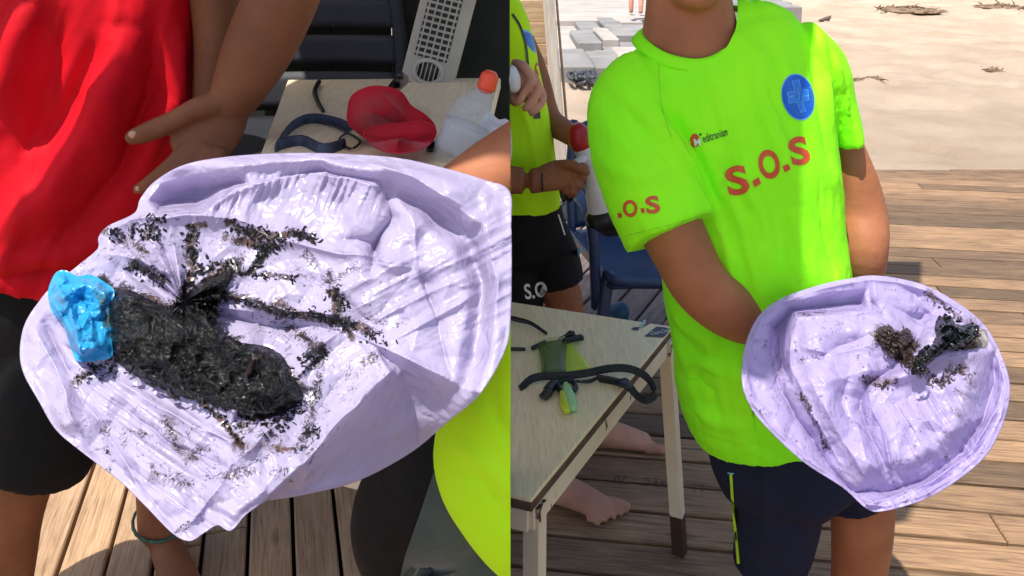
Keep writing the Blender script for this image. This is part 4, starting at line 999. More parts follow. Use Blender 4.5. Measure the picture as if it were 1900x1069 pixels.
def lump(name, outline, c, Yb, h, rough, scale, mat_, nr=50, nt=150, seed=1, lift=0.004):
    def Yf(x, y):
        s = sdf(x, y, [tuple(q) for q in spline(outline, 80, True)]); e = sstep(-2, 15, s)
        q = np.stack([x / scale, y / scale, 0 * x], -1)
        n_ = fbm(q * 0.5, 4, seed) * 2.4 * rough + fbm(q * 1.7, 3, seed + 2) * 1.3 * rough + rough * 0.45 * (0.5 - np.abs(2 * vn(q * np.array((0.5, 1.1, 1)) + fbm(q * 0.3, 3, seed + 9)[..., None] * 3, seed + 5) - 1))
        e2 = sstep(4, 44, s)
        return Yb(x, y) - lift * sstep(-1, 5, s) - h * (0.45 * e + 0.55 * e2) - n_ * (0.3 + 0.7 * e)
    return relief(name, outline, c, Yf, nr, nt, mat_, None, [(1.0, 0.01), (0.9, 0.02), (0.5, 0.03), (0.1, 0.03)])
def ragged(outline, amp, n=90, seed=0):
    o = spline(outline, n, True); c = o.mean(0); q = np.stack([o[:, 0] / 9, o[:, 1] / 9, 0 * o[:, 0] + seed], -1)
    return [tuple(p + (p - c) / (np.linalg.norm(p - c) + 1e-6) * amp * 2.4 * f) for p, f in zip(o, fbm(q, 3, seed))]
T1O = [(1690, 692), (1694, 668), (1712, 648), (1736, 634), (1734, 606), (1750, 587), (1768, 592), (1786, 602), (1812, 602), (1816, 620), (1822, 640), (1790, 648), (1752, 654), (1728, 672), (1704, 690)]
def Y_film(x, y):
    sd = sdf(x, y, T1O); e = sstep(-3, 16, sd)
    return Y_right(x, y) - 0.006 - 0.016 * e - (0.3 + 0.7 * e) * (0.020 * np.abs(env_(x * 0.8 + y * 0.6, y * 0.8 - x * 0.6, 17, 71)) + 0.010 * facets(x, y, 9, 81) + 0.012 * streak(x, y, -42, 60, 9, 91))
t1 = relief('tar_film', ragged(T1O, 10, 140, seed=3), (1744, 640), Y_film, 90, 260, TAR2, None, [(1.0, 0.008), (0.9, 0.02), (0.5, 0.03), (0.1, 0.03)])
tag(t1, 'crumpled wet black plastic film lying in the lilac bag at right', 'plastic film')
t2 = lump('tar_clump', ragged([(1627, 628), (1630, 608), (1650, 604), (1664, 618), (1682, 610), (1694, 628), (1690, 656), (1700, 664), (1690, 682), (1668, 668), (1645, 652)], 6, seed=8), (1664, 638), Y_right, 0.016, 0.008, 10, BROWNTAR, seed=31)
tag(t2, 'brown tarry clump beside the black film in the right bag', 'tar clump')
LATE = True
t3 = lump('pebble', [(1808, 622), (1826, 610), (1834, 628), (1830, 644), (1816, 644)], (1821, 629), Y_right, 0.016, 0.002, 20, plain('grey_scum', lin(160, 152, 148), lin(110, 104, 100), 0.5, 60), 16, 50, 41)
tag(t3, 'small grey smeared lump at the end of the black film', 'lump')

# ---- left bag
L_OUT = [(38, 655), (46, 605), (72, 562), (100, 530), (150, 490), (182, 462), (184, 440), (202, 420), (250, 396), (262, 368), (290, 336), (345, 306), (430, 291), (540, 285), (640, 287), (740, 295), (830, 315), (900, 336), (944, 356), (947, 420), (948, 500), (946, 590), (936, 650), (890, 730), (830, 782), (760, 840), (660, 893), (560, 918), (512, 926), (492, 930), (455, 955), (428, 984), (404, 974), (378, 988), (352, 1003), (322, 990), (272, 940), (220, 890), (150, 836), (104, 796), (72, 742), (46, 695)]
POL = [(560, 864), (640, 778), (722, 692), (700, 652), (655, 620), (700, 632), (770, 672), (872, 722), (895, 735), (835, 790), (765, 848), (662, 905), (545, 940), (470, 950)]
PRIDGE = [(560, 862), (640, 775), (720, 690), (655, 618), (760, 668), (870, 720)]
HOL = [(276, 372), (300, 342), (360, 326), (450, 320), (470, 344), (420, 362), (370, 398), (290, 396)]
def YbL(y): return 0.70 + (1003 - y) / 718 * 0.36
def Y_left(x, y):
    h = -0.055 * sstep(-4, 30, sdf(x, y, HOL))
    d, _ = dpoly(x, y, PRIDGE); inp = sstep(-3, 6, sdf(x, y, POL))
    h = h - inp * (np.minimum(d, 150) * 0.00085)
    h = h + ridges(x, y, [(PRIDGE[:3], 10, 0.012), (PRIDGE[3:], 10, 0.012),
        ([(184, 440), (240, 410), (330, 400), (440, 408), (520, 428)], 14, 0.020), ([(380, 398), (440, 352), (560, 326), (650, 330), (716, 354)], 12, 0.024),
        ([(716, 352), (724, 400), (690, 470), (684, 500)], 9, -0.026), ([(735, 360), (770, 430), (776, 490)], 14, 0.014),
        ([(500, 440), (600, 462), (700, 478), (780, 492)], 9, 0.014), ([(640, 440), (690, 455), (700, 480)], 10, -0.016), ([(780, 492), (800, 560), (840, 700)], 14, -0.026), ([(690, 485), (770, 500), (850, 700)], 10, 0.010),
        ([(716, 352), (800, 388), (866, 440), (896, 520), (890, 620), (868, 715)], 17, -0.036), ([(740, 340), (830, 366), (900, 420), (926, 520), (915, 640), (880, 726)], 14, 0.014),
        ([(300, 310), (430, 305), (600, 300), (760, 322), (900, 370)], 16, 0.022), ([(470, 340), (600, 318), (720, 336)], 8, -0.022), ([(690, 300), (770, 330), (860, 380)], 6, 0.010),
        ([(400, 580), (480, 600), (560, 606), (640, 618)], 14, -0.018), ([(430, 550), (520, 575), (640, 590)], 10, 0.014), ([(560, 500), (640, 560), (700, 610)], 9, -0.010),
        ([(210, 700), (300, 760), (460, 838)], 12, 0.014), ([(120, 700), (180, 780), (260, 900), (330, 985)], 10, -0.010), ([(210, 745), (330, 830), (440, 880)], 8, -0.012),
        ([(480, 790), (420, 880), (345, 990)], 14, 0.016), ([(100, 560), (135, 620), (160, 680)], 6, 0.014), ([(85, 600), (110, 660), (128, 700)], 6, -0.014), ([(70, 620), (110, 700), (150, 810)], 7, 0.010), ([(120, 640), (170, 680), (215, 690)], 7, -0.014),
        ([(190, 470), (260, 480), (320, 510)], 14, 0.016), ([(230, 500), (290, 540), (320, 570)], 10, -0.018), ([(200, 440), (240, 470), (300, 520), (340, 570)], 9, -0.012),
        ([(550, 700), (600, 640), (640, 610)], 12, 0.012), ([(560, 860), (590, 760), (640, 690)], 8, -0.008), ([(440, 860), (500, 800), (540, 770)], 14, 0.012)])
    a = np.arctan2(y - 560, x - 340); r = np.hypot(x - 340, y - 560)
    h = h + 0.010 * np.exp(-(r / 110) ** 2) * (1 - 2 * np.abs(((a * 11 / (2 * np.pi) + 0.6 * np.sin(a * 3)) % 1) * 2 - 1)) * (y < 600)
    pl = np.exp(-(dpoly(x, y, [(400, 392), (470, 352), (560, 340), (690, 362)])[0] / 34) ** 2)
    h = h + pl * 0.0075 * streak(x, y, 112, 90, 13, 8)
    rt = np.exp(-(dpoly(x, y, [(760, 560), (860, 520), (930, 470)])[0] / 90) ** 2); h = h + rt * 0.009 * streak(x, y, 152, 200, 24, 3)
    lf = np.exp(-(dpoly(x, y, [(240, 760), (340, 860), (380, 940)])[0] / 90) ** 2); h = h + lf * 0.006 * streak(x, y, 35, 180, 22, 6)
    ins = sstep(0, 20, sdf(x, y, L_OUT)) * (1 - 0.6 * inp)
    h = h + ins * (0.007 * crumple(x, y, 160, 5, 2) + 0.018 * facets(x + 0.4 * y, y * 0.9, 95, 14) + 0.0045 * facets(x, y - 0.5 * x, 38, 19))
    return YbL(y) - h
L_ST = [([(205, 432), (260, 410), (330, 408)], 12, 0.50), ([(200, 430), (240, 440), (270, 470)], 16, 0.62), ([(270, 440), (285, 425)], 12, 0.72), ([(360, 425), (352, 460), (358, 500), (340, 560)], 17, 0.78), ([(348, 420), (380, 418)], 10, 0.8),
        ([(425, 412), (450, 430), (500, 440), (545, 432), (580, 445)], 12, 0.82), ([(420, 440), (460, 450), (500, 460), (480, 490)], 14, 0.70), ([(500, 455), (470, 500)], 12, 0.8), ([(440, 505), (490, 510), (545, 516)], 9, 0.66),
        ([(410, 545), (470, 560), (520, 582), (590, 588), (640, 600), (720, 630)], 15, 0.72), ([(615, 540), (630, 560), (625, 580)], 14, 0.80), ([(520, 560), (560, 590)], 14, 0.7), ([(560, 470), (620, 520), (660, 500)], 22, 0.48),
        ([(540, 610), (600, 655), (570, 690)], 20, 0.62), ([(575, 660), (600, 640)], 10, 0.8), ([(640, 600), (655, 630)], 12, 0.72), ([(590, 700), (575, 780), (560, 830)], 18, 0.60), ([(400, 760), (470, 800), (540, 840), (580, 800)], 22, 0.55), ([(360, 730), (420, 790), (450, 830)], 10, 0.80), ([(470, 770), (520, 760), (550, 740)], 20, 0.86),
        ([(140, 710), (180, 680), (230, 670)], 15, 0.60), ([(160, 690), (260, 700), (330, 720)], 24, 0.46), ([(300, 770), (330, 830)], 20, 0.50), ([(110, 800), (200, 840)], 14, 0.42), ([(280, 865), (360, 900), (470, 870)], 20, 0.50), ([(330, 990), (390, 940)], 12, 0.46), ([(650, 700), (700, 660)], 26, 0.50), ([(690, 590), (740, 600)], 18, 0.5), ([(250, 490), (300, 520)], 16, 0.72), ([(190, 520), (215, 545)], 14, 0.9), ([(220, 560), (330, 600), (460, 680), (540, 730)], 46, 0.9), ([(340, 570), (400, 520), (430, 500)], 26, 0.92),
        ([(200, 400), (700, 700)], 230, 0.36), ([(150, 800), (560, 860)], 100, 0.37)]
L_RU = [([(310, 780), (330, 820), (350, 850)], 22, 0.85), ([(450, 440), (470, 430)], 12, 0.9), ([(230, 440), (260, 470)], 20, 0.75), ([(440, 830), (500, 830)], 20, 0.8), ([(540, 610), (570, 640)], 26, 0.7), ([(280, 880), (400, 930)], 26, 0.6), ([(480, 570), (540, 590)], 16, 0.8)]
def post_l(me, x, y):
    clean = sstep(0, 20, sdf(x, y, [(255, 300), (700, 250), (960, 320), (960, 760), (640, 930), (560, 870), (720, 690), (660, 620), (780, 600), (740, 500), (560, 400), (280, 395)]))
    s = density(x, y, L_ST); attr(me, 'stain', s * (1 - 0.75 * clean)); attr(me, 'rust', density(x, y, L_RU))
bagl = thing('plastic_bag', P(480, 800, 0.95), 'big lilac plastic bag smeared with black tar, in front of the red T-shirt', 'plastic bag')
BACKL = [(1.003, 0.003), (1.0, 0.008), (0.985, 0.022), (0.95, 0.04), (0.88, 0.06), (0.76, 0.08), (0.55, 0.10), (0.3, 0.11), (0.08, 0.112)]
relief('bag_film', L_OUT, (480, 640), Y_left, 300, 900, BAG, bagl, BACKL, post_l)
def Y_tar(x, y):
    e = np.exp(-(dpoly(x, y, [(230, 590), (330, 640), (480, 710)])[0] / 60) ** 2); return Y_left(x, y) * (1 - e) + (YbL(y) - 0.012) * e
def strand_set(pick, n, Yb, hgt, rpx, lpx, bias, seed, flat=0.55, tip=0.65, curl=0.8):
    """n short curled strands lying over a surface"""
    rg = np.random.default_rng(seed); A = []; Rr = []; U = []
    for _ in range(n):
        a = bias + rg.normal(0, 0.9); L = rg.uniform(*lpx); q = [np.array(pick(rg), float)]
        for k in range(3): a += rg.normal(0, curl); q.append(q[-1] + np.array((math.cos(a), math.sin(a))) * L / 3)
        A.append(q); Rr.append(rg.uniform(*rpx)); U.append(rg.random() * hgt)
    A = np.array(A); Rr = np.array(Rr); U = np.array(U)
    Y_ = Yb(A[..., 0], A[..., 1]) - U[:, None] * np.array((0.3, 1.0, 0.9, 0.3)) - 0.0008
    C = PA(A[..., 0], A[..., 1], Y_); out = []
    for k in range(n):
        rm = Rr[k] * Y_[k].mean() / FPX
        out.append(tube(C[k], [(rm * tip, rm * tip * flat), (rm, rm * flat), (rm * 0.95, rm * flat), (rm * tip, rm * tip * flat)], 6, (rg.normal(), rg.normal() * 0.3, rg.normal()), 2))
    return out
def in_poly(poly):
    p = np.array(poly); lo, hi = p.min(0), p.max(0)
    def pick(rg):
        while True:
            q = rg.uniform(lo, hi)
            if inside(np.array([q[0]]), np.array([q[1]]), poly)[0]: return q
    return pick
def on_line(pts, wd):
    p = spline(pts, 40)
    def pick(rg): return p[rg.integers(0, 40)] + rg.normal(0, wd, 2)
    return pick
for i_, (pts_, wd_, n_s) in enumerate((([(424, 412), (452, 428), (486, 442), (500, 446)], 9, 46), ([(498, 462), (520, 446), (548, 434), (584, 448)], 6, 40), ([(500, 455), (486, 474), (468, 498)], 5, 22), ([(446, 506), (486, 512), (544, 518)], 3, 20),
        ([(352, 424), (352, 452), (362, 486), (352, 530)], 8, 44), ([(530, 580), (580, 586), (618, 588), (640, 600)], 6, 44), ([(614, 538), (628, 552), (640, 572)], 7, 26), ([(578, 676), (592, 660), (602, 654)], 6, 18), ([(560, 660), (572, 672), (560, 690)], 6, 14),
        ([(372, 728), (410, 770), (448, 822)], 4, 26), ([(440, 776), (500, 790), (546, 766)], 10, 60), ([(270, 442), (290, 430), (296, 446)], 6, 16), ([(412, 548), (460, 562), (520, 580)], 5, 26), ([(205, 436), (250, 430), (300, 408)], 7, 34), ([(244, 498), (276, 510), (300, 524)], 7, 22), ([(560, 806), (580, 796), (592, 806)], 5, 12), ([(330, 572), (350, 520), (390, 500), (432, 498)], 8, 70), ([(640, 600), (680, 620), (720, 632)], 7, 22), ([(140, 706), (190, 676), (232, 668)], 8, 18))):
    d_ = math.atan2(pts_[-1][1] - pts_[0][1], pts_[-1][0] - pts_[0][0])
    make('tar_smear', join(strand_set(on_line(pts_, wd_), int(n_s * 1.8), Y_left, 0.0010, (0.7, 3.0), (2, 11), d_, 100 + i_, 0.45, 0.85, 0.6)), TAR, bagl)
tarL = lump('tar_mass', ragged([(200, 575), (206, 552), (236, 538), (268, 552), (300, 566), (328, 580), (338, 560), (352, 542), (376, 520), (404, 508), (428, 498), (432, 512), (418, 540), (402, 560), (398, 588), (412, 612), (440, 638), (476, 640), (508, 650), (532, 672), (534, 700), (556, 718), (550, 744), (506, 768), (448, 772), (392, 748), (330, 734), (276, 706), (234, 684), (208, 650)], 5, 160, 4), (366, 650), Y_tar, 0.020, 0.009, 15, TAR, 110, 340, 61, 0.004)
def add_strands(o, parts):
    me = o.data; v_, f_ = join([(getv(me), [tuple(p.vertices) for p in me.polygons])] + parts); nm = mesh(me.name, v_, f_); nm.materials.append(me.materials[0]); o.data = nm; bpy.data.meshes.remove(me)
tar_poly = [(206, 556), (268, 556), (328, 584), (352, 546), (404, 512), (428, 502), (400, 570), (412, 616), (476, 646), (530, 676), (548, 728), (500, 762), (440, 766), (330, 728), (240, 680), (208, 640)]
add_strands(tarL, strand_set(in_poly(tar_poly), 520, lambda x, y: Y_tar(x, y) - 0.0165, 0.003, (1.3, 4.8), (7, 26), 0.45, 5, 0.6, 0.85, 0.6))
tag(tarL, 'glistening black tar mass in the middle of the big lilac bag', 'tar')
def blue_post(me, x, y):
    attr(me, 'stain', density(x, y, [([(190, 560), (205, 620)], 16, 0.62), ([(120, 590), (180, 640)], 40, 0.38)])); attr(me, 'rust', density(x, y, [([(180, 540), (200, 600)], 20, 0.7)]))
B_OUT = [(90, 552), (92, 530), (104, 506), (120, 502), (142, 512), (168, 510), (192, 522), (212, 540), (206, 566), (214, 590), (206, 620), (208, 660), (188, 668), (160, 671), (142, 668), (130, 640), (118, 606), (98, 580)]
def Y_blue(x, y):
    e = sstep(-2, 24, sdf(x, y, B_OUT))
    hh = ridges(x, y, [([(104, 520), (130, 560), (150, 650)], 8, 0.012), ([(120, 510), (160, 560), (190, 650)], 8, -0.010), ([(150, 520), (190, 540), (200, 570)], 8, 0.010), ([(140, 600), (150, 660)], 6, 0.008), ([(165, 560), (175, 660)], 7, 0.009), ([(180, 590), (205, 600)], 6, -0.008)])
    return Y_left(x, y) - 0.008 - 0.020 * e - hh - (0.016 * facets(x, y + 0.4 * x, 30, 7) + 0.007 * facets(x, y, 13, 17)) * (0.3 + 0.7 * e)
bl = relief('blue_bag_scrap', B_OUT, (152, 590), Y_blue, 70, 200, BLUEFILM, None, [(1.0, 0.008), (0.9, 0.015), (0.5, 0.02), (0.1, 0.02)], blue_post)
tag(bl, 'crumpled bright blue plastic scrap beside the tar mass', 'plastic scrap')
add_strands(t1, strand_set(in_poly(T1O), 26, lambda x, y: Y_right(x, y) - 0.026, 0.008, (2.5, 6.0), (8, 20), -0.7, 9, 0.5, 0.85, 0.5))
add_strands(t2, strand_set(in_poly([(1627, 628), (1630, 608), (1650, 604), (1664, 618), (1682, 610), (1694, 628), (1690, 656), (1700, 664), (1690, 682), (1668, 668), (1645, 652)]), 90, lambda x, y: Y_right(x, y) - 0.010, 0.008, (1.0, 3.0), (6, 16), 0.3, 11, 0.6, 0.85, 0.6))
for i_, (pts_, wd_, n_s) in enumerate((([(1604, 704), (1632, 714), (1660, 708)], 5, 40), ([(1722, 704), (1745, 710), (1762, 694), (1788, 684)], 6, 60), ([(1484, 730), (1504, 764), (1530, 830)], 3, 26), ([(1720, 548), (1766, 580), (1790, 590)], 4, 18))):
    make('tar_smear', join(strand_set(on_line(pts_, wd_), n_s, Y_right, 0.0010, (0.7, 2.4), (3, 10), 0.2, 300 + i_, 0.4)), BROWNTAR, bagr)

# ================================================================== bystander with megaphone (right half, far left)
by = thing('person', (-0.05, 2.5, 0), 'person in yellow neon T-shirt and black shorts gripping a megaphone', 'person')
YB = 2.46
bs = fuse([rows_tube([(-30, 790, 925, YB, 0.07), (0, 770, 956, YB, 0.095), (60, 765, 985, YB, 0.11), (150, 775, 1003, YB, 0.115), (250, 800, 1024, YB, 0.115), (335, 822, 1036, YB, 0.115), (394, 834, 1042, YB, 0.11)])], 0.007, 3)
fold(bs, [([(960, 180), (985, 250), (1000, 340)], 7, 0.008), ([(955, 300), (990, 330), (1030, 330)], 8, -0.008), ([(990, 160), (1005, 240), (1020, 330)], 5, -0.006), ([(950, 360), (990, 390), (1035, 380)], 8, 0.008), ([(965, 60), (980, 130), (985, 200)], 8, 0.006)])
ripple(bs, 0.004, 0.09, 4)
bso = obj('t_shirt', bs, NEONY, by)
T = [bvh(bs)]
px('badge', poly_px(spline([(972, 56), (982, 58), (990, 70), (996, 88), (995, 97), (988, 95), (978, 82), (972, 68)], 24, True), 5), PALEBLUE, 0.002, bso)
px('badge_disc', poly_px([tuple(np.array((984, 77)) + (np.array(q) - np.array((984, 77))) * 0.8) for q in spline([(972, 56), (982, 58), (990, 70), (996, 88), (995, 97), (988, 95), (978, 82), (972, 68)], 24, True)], 5), MIDBLUE, 0.004, bso)
px('letter', text_px('S', 996, 134, 52, -6, 0.02, 0.42), ORANGE, 0.002, bso)
px('neck_cord', line_px([(951, 26), (966, 50), (976, 85), (981, 130)], 4), BLK, 0.004, bso)
px('tag', poly_px([(990, 214), (1002, 207), (1003, 220), (991, 221)]), BLK, 0.003, bso)
bsh = fuse([limb([(930, 392, YB), (940, 430, YB), (948, 470, YB)], [(0.185, 0.125), (0.19, 0.13), (0.18, 0.13)], n=30), limb([(1000, 420, YB), (1022, 470, YB), (1036, 526, YB - 0.01)], [0.085, 0.087, 0.085], caps=False), limb([(930, 420, YB - 0.02), (944, 490, YB - 0.02), (952, 572, YB - 0.02)], [0.10, 0.102, 0.10], caps=False)], 0.007, 4)
ripple(bsh, 0.005, 0.08, 6); bsho = obj('shorts', bsh, BLACKC, by); T = [bvh(bsh)]
px('lettering', text_px('S.O', 994, 539, 34, 8, 0.02, fit=(42, 29)), WHITEP, 0.002, bsho)
px('badge', poly_px(el(1075, 456, 5, 18, 16)), PALEBLUE, 0.002, bsho)
px('drawstring', line_px([(1036, 398), (1042, 416), (1048, 436)], 2.5), WHITEP, 0.003, bsho)
bb = [limb([(1000, 460, YB), (1040, 540, YB), (1050, 600, YB), (1052, 760, YB + 0.02)], [0.075, 0.065, 0.058, 0.05]), limb([(930, 470, YB), (940, 560, YB), (944, 760, YB + 0.02)], [0.08, 0.07, 0.05])]
for x_ in (1052, 944):
    k = P(x_, 760, YB + 0.02); a = Vector((k.x, k.y + 0.04, 0.06)); bb.append(tube([k, (k + a) / 2 + Vector((0, 0.02, 0)), a], [0.05, 0.05, 0.036])); bb += foot(a, (0.2, -1))
bb += [rows_tube([(-30, 810, 900, YB, 0.05), (60, 790, 960, YB, 0.09), (250, 820, 1000, YB, 0.09), (420, 850, 1020, YB, 0.09)])]
bb += [limb([(920, -10, YB + 0.03), (985, 120, YB + 0.06), (1015, 215, YB + 0.05), (1048, 243, YB - 0.02), (1074, 262, YB - 0.07)], [0.05, 0.045, 0.042, 0.036, 0.026])]
bb += [limb([(800, 0, YB), (790, 180, YB - 0.08), (830, 320, YB - 0.17), (950, 334, YB - 0.2), (1006, 335, YB - 0.2)], [0.05, 0.05, 0.045, 0.042, 0.034])]
# gripping fist
w = P(1006, 335, YB - 0.2); k = 1.0
bb += [limb([(1000, 335, YB - 0.2), (1030, 326, YB - 0.2), (1058, 322, YB - 0.2)], [(0.036, 0.030), (0.045, 0.028), (0.042, 0.022)], hint=(0, 0, 1))]
for i, (yy, xx) in enumerate(((308, 1086), (324, 1082), (340, 1076), (353, 1066))):
    bb += [limb([(1050, yy + 4, YB - 0.2), (xx - 8, yy, YB - 0.215), (xx, yy + 6, YB - 0.19), (xx - 10, yy + 10, YB - 0.165)], [0.012, 0.0125, 0.011, 0.010], n=10)]
bb += [limb([(1030, 310, YB - 0.2), (1058, 304, YB - 0.225), (1080, 316, YB - 0.235), (1092, 322, YB - 0.235)], [0.016, 0.014, 0.0125, 0.010], n=10)]
bb += hand(P(1074, 262, YB - 0.07), (0.8, -0.3, -0.35), (0, 0.6, 0.8), None, 0.9)
hdb, hrb = head(P(870, -130, YB), (0.4, -1)); bb += hdb + [limb([(860, -20, YB), (868, -80, YB)], [0.06, 0.055])]
obj('body', fuse(bb, 0.0055, 3), SKIN2, by); obj('hair', fuse(hrb, 0.01, 2), HAIR, by)
make('bracelet', tube([P(1005, 318, YB - 0.205) + Vector((0, -0.033 * math.sin(t), 0)) + (P(1006, 352, YB - 0.2) - P(1005, 318, YB - 0.2)) * (0.5 - 0.56 * math.cos(t)) for t in np.linspace(0, 2 * math.pi, 17)], [0.0022] * 17, 6, sub=1), BLK, by)

# megaphone
WPL = plain('white_plastic', lin(222, 220, 222), lin(206, 204, 208), 0.4, 20); RPL = plain('red_plastic', lin(176, 22, 34), lin(150, 16, 28), 0.35, 20); GPL = plain('grey_plastic', lin(110, 110, 114), lin(92, 92, 96), 0.5, 20)
mg = thing('megaphone', P(1100, 330, YB - 0.2), 'red and white megaphone held by the person in yellow neon shirt', 'megaphone')
ym = YB - 0.16
make('bell', limb([(1078, 262, ym), (1096, 296, ym), (1116, 345, ym), (1136, 396, ym)], [0.030, 0.036, 0.050, 0.075], n=28, caps=False), WPL, mg)
make('bell_rim', limb([(1134, 388, ym), (1139, 402, ym)], [0.080, 0.080], n=28, sub=2), BLK, mg)
make('rear_cap', limb([(1070, 238, ym), (1076, 254, ym), (1082, 270, ym)], [0.026, 0.036, 0.036], n=22), RPL, mg)
make('grip', limb([(1086, 292, ym - 0.02), (1070, 306, ym - 0.03), (1056, 330, ym - 0.03), (1050, 352, ym - 0.03)], [(0.014, 0.014), (0.016, 0.014), (0.016, 0.014), (0.014, 0.012)], n=12), WPL, mg)
make('wrist_loop', limb([(1062, 300, ym + 0.02), (1044, 330, ym + 0.03), (1050, 372, ym + 0.03), (1066, 352, ym + 0.02), (1080, 330, ym)], [(0.012, 0.002)] * 5, n=8), BLK, mg)

# hand of somebody else at the edge of the wall, holding a white cup lid
ot = thing('person', (-0.55, 2.4, 0), 'person mostly hidden by the wall, hand gripping something white', 'person')
yh = 2.29
hp = [limb([(760, 215, yh + 0.02), (860, 190, yh), (925, 165, yh), (955, 155, yh)], [0.044, 0.040, 0.032, 0.034]), limb([(940, 160, yh), (962, 158, yh - 0.01), (980, 150, yh - 0.01)], [(0.045, 0.03), (0.055, 0.030), (0.046, 0.026)], hint=(0, 0, 1)),
      limb([(955, 118, yh), (972, 124, yh - 0.03), (986, 148, yh - 0.045), (972, 172, yh - 0.05), (966, 176, yh - 0.05)], [0.015, 0.0145, 0.0135, 0.012, 0.010], n=12),
      limb([(968, 128, yh), (990, 144, yh - 0.015), (998, 168, yh - 0.03), (980, 196, yh - 0.045), (972, 202, yh - 0.045)], [0.015, 0.0145, 0.0135, 0.012, 0.010], n=12),
      limb([(972, 150, yh + 0.01), (1000, 164, yh), (1007, 186, yh - 0.015), (992, 206, yh - 0.035), (984, 211, yh - 0.035)], [0.014, 0.0135, 0.0125, 0.011, 0.009], n=12),
      limb([(940, 170, yh - 0.02), (958, 190, yh - 0.05), (968, 180, yh - 0.06)], [0.016, 0.014, 0.011], n=12)]
hp += [tube([(-0.55, 2.45, 0.75), (-0.55, 2.45, 1.1), (-0.55, 2.45, 1.4)], [(0.16, 0.1), (0.17, 0.1), (0.15, 0.09)], 20), tube([(-0.42, 2.42, 1.38), (-0.40, 2.38, 1.2), P(760, 215, yh + 0.02)], [0.055, 0.05, 0.044])]
for s_ in (-0.08, 0.08): hp += [tube([(-0.55 + s_, 2.45, 0.8), (-0.55 + s_, 2.44, 0.45), (-0.55 + s_, 2.46, 0.06)], [0.085, 0.058, 0.036])] + foot((-0.55 + s_, 2.46, 0.06), (0, -1))
h3, r3 = head((-0.55, 2.45, 1.62), (0.3, -1)); hp += h3 + [tube([(-0.55, 2.45, 1.38), (-0.55, 2.45, 1.54)], [0.06, 0.055])]
obj('body', fuse(hp, 0.0045, 3), SKIN3, ot); obj('hair', fuse(r3, 0.01, 2), HAIR, ot)
wc = make('white_cup', limb([(946, 128, yh - 0.06), (950, 146, yh - 0.062), (953, 164, yh - 0.062)], [0.018, 0.024, 0.020], n=18), WPL); tag(wc, 'small white object gripped in the fingers at the wall edge', 'cup')

# bare feet under the table
sea = thing('person', (-0.35, 2.2, 0), 'person sitting hidden by the wall, bare feet stretched out under the table', 'person')
def bare(ax, ay, heading, knee, side, s=1.0):
    a = PZ(ax, ay, 0.05); a.z = 0.07; k = Vector(knee)
    return [tube([a, a * 0.75 + k * 0.25, a * 0.5 + k * 0.5 + Vector((0, 0, 0.01)), k], [0.036, 0.042, 0.056, 0.056], 18)] + foot(a, heading, s, side)
sp_ = bare(1014, 898, (0.9, -0.36), (-0.30, 2.42, 0.42), 1, 1.05) + bare(1096, 802, (0.98, -0.02), (-0.24, 2.66, 0.42), -1, 1.05)
sp_ += [tube([(-0.30, 2.42, 0.42), (-0.55, 2.5, 0.46), (-0.8, 2.56, 0.46)], [0.058, 0.072, 0.085]), tube([(-0.24, 2.66, 0.42), (-0.5, 2.66, 0.46), (-0.8, 2.66, 0.46)], [0.058, 0.072, 0.085]), tube([(-0.85, 2.6, 0.42), (-0.87, 2.62, 0.8), (-0.85, 2.62, 0.98)], [(0.1, 0.16), (0.1, 0.16), (0.08, 0.14)])]
h4, r4 = head((-0.84, 2.62, 1.2), (1, -0.3)); sp_ += h4 + [tube([(-0.85, 2.62, 0.98), (-0.84, 2.62, 1.1)], [0.06, 0.055])]
for s_ in (-1, 1): sp_ += [tube([(-0.85, 2.62 + 0.15 * s_, 0.96), (-0.8, 2.62 + 0.2 * s_, 0.7), (-0.55, 2.62 + 0.08 * s_, 0.56)], [0.045, 0.04, 0.028])] + hand((-0.55, 2.62 + 0.08 * s_, 0.56), (1, 0, -0.1), (0, 1, 0), (0, 0, 1), 0.2)
fo = obj('body', fuse(sp_, 0.004, 3), SKIN4, sea); obj('hair', fuse(r4, 0.01, 2), HAIR, sea)
st = thing('stool', (-0.85, 2.62, 0), 'dark plastic stool under the sitting person, hidden by the wall', 'stool')
bevelled('seat', box((-0.82, 2.62, 0.355), (0.34, 0.34, 0.03)), BLK, st, 0.006)
for a in (-1, 1):
    for b in (-1, 1): make('leg', tube([(-0.82 + 0.13 * a, 2.62 + 0.13 * b, 0.35), (-0.82 + 0.15 * a, 2.62 + 0.15 * b, 0.006)], [0.014, 0.012], 8), BLK, st)

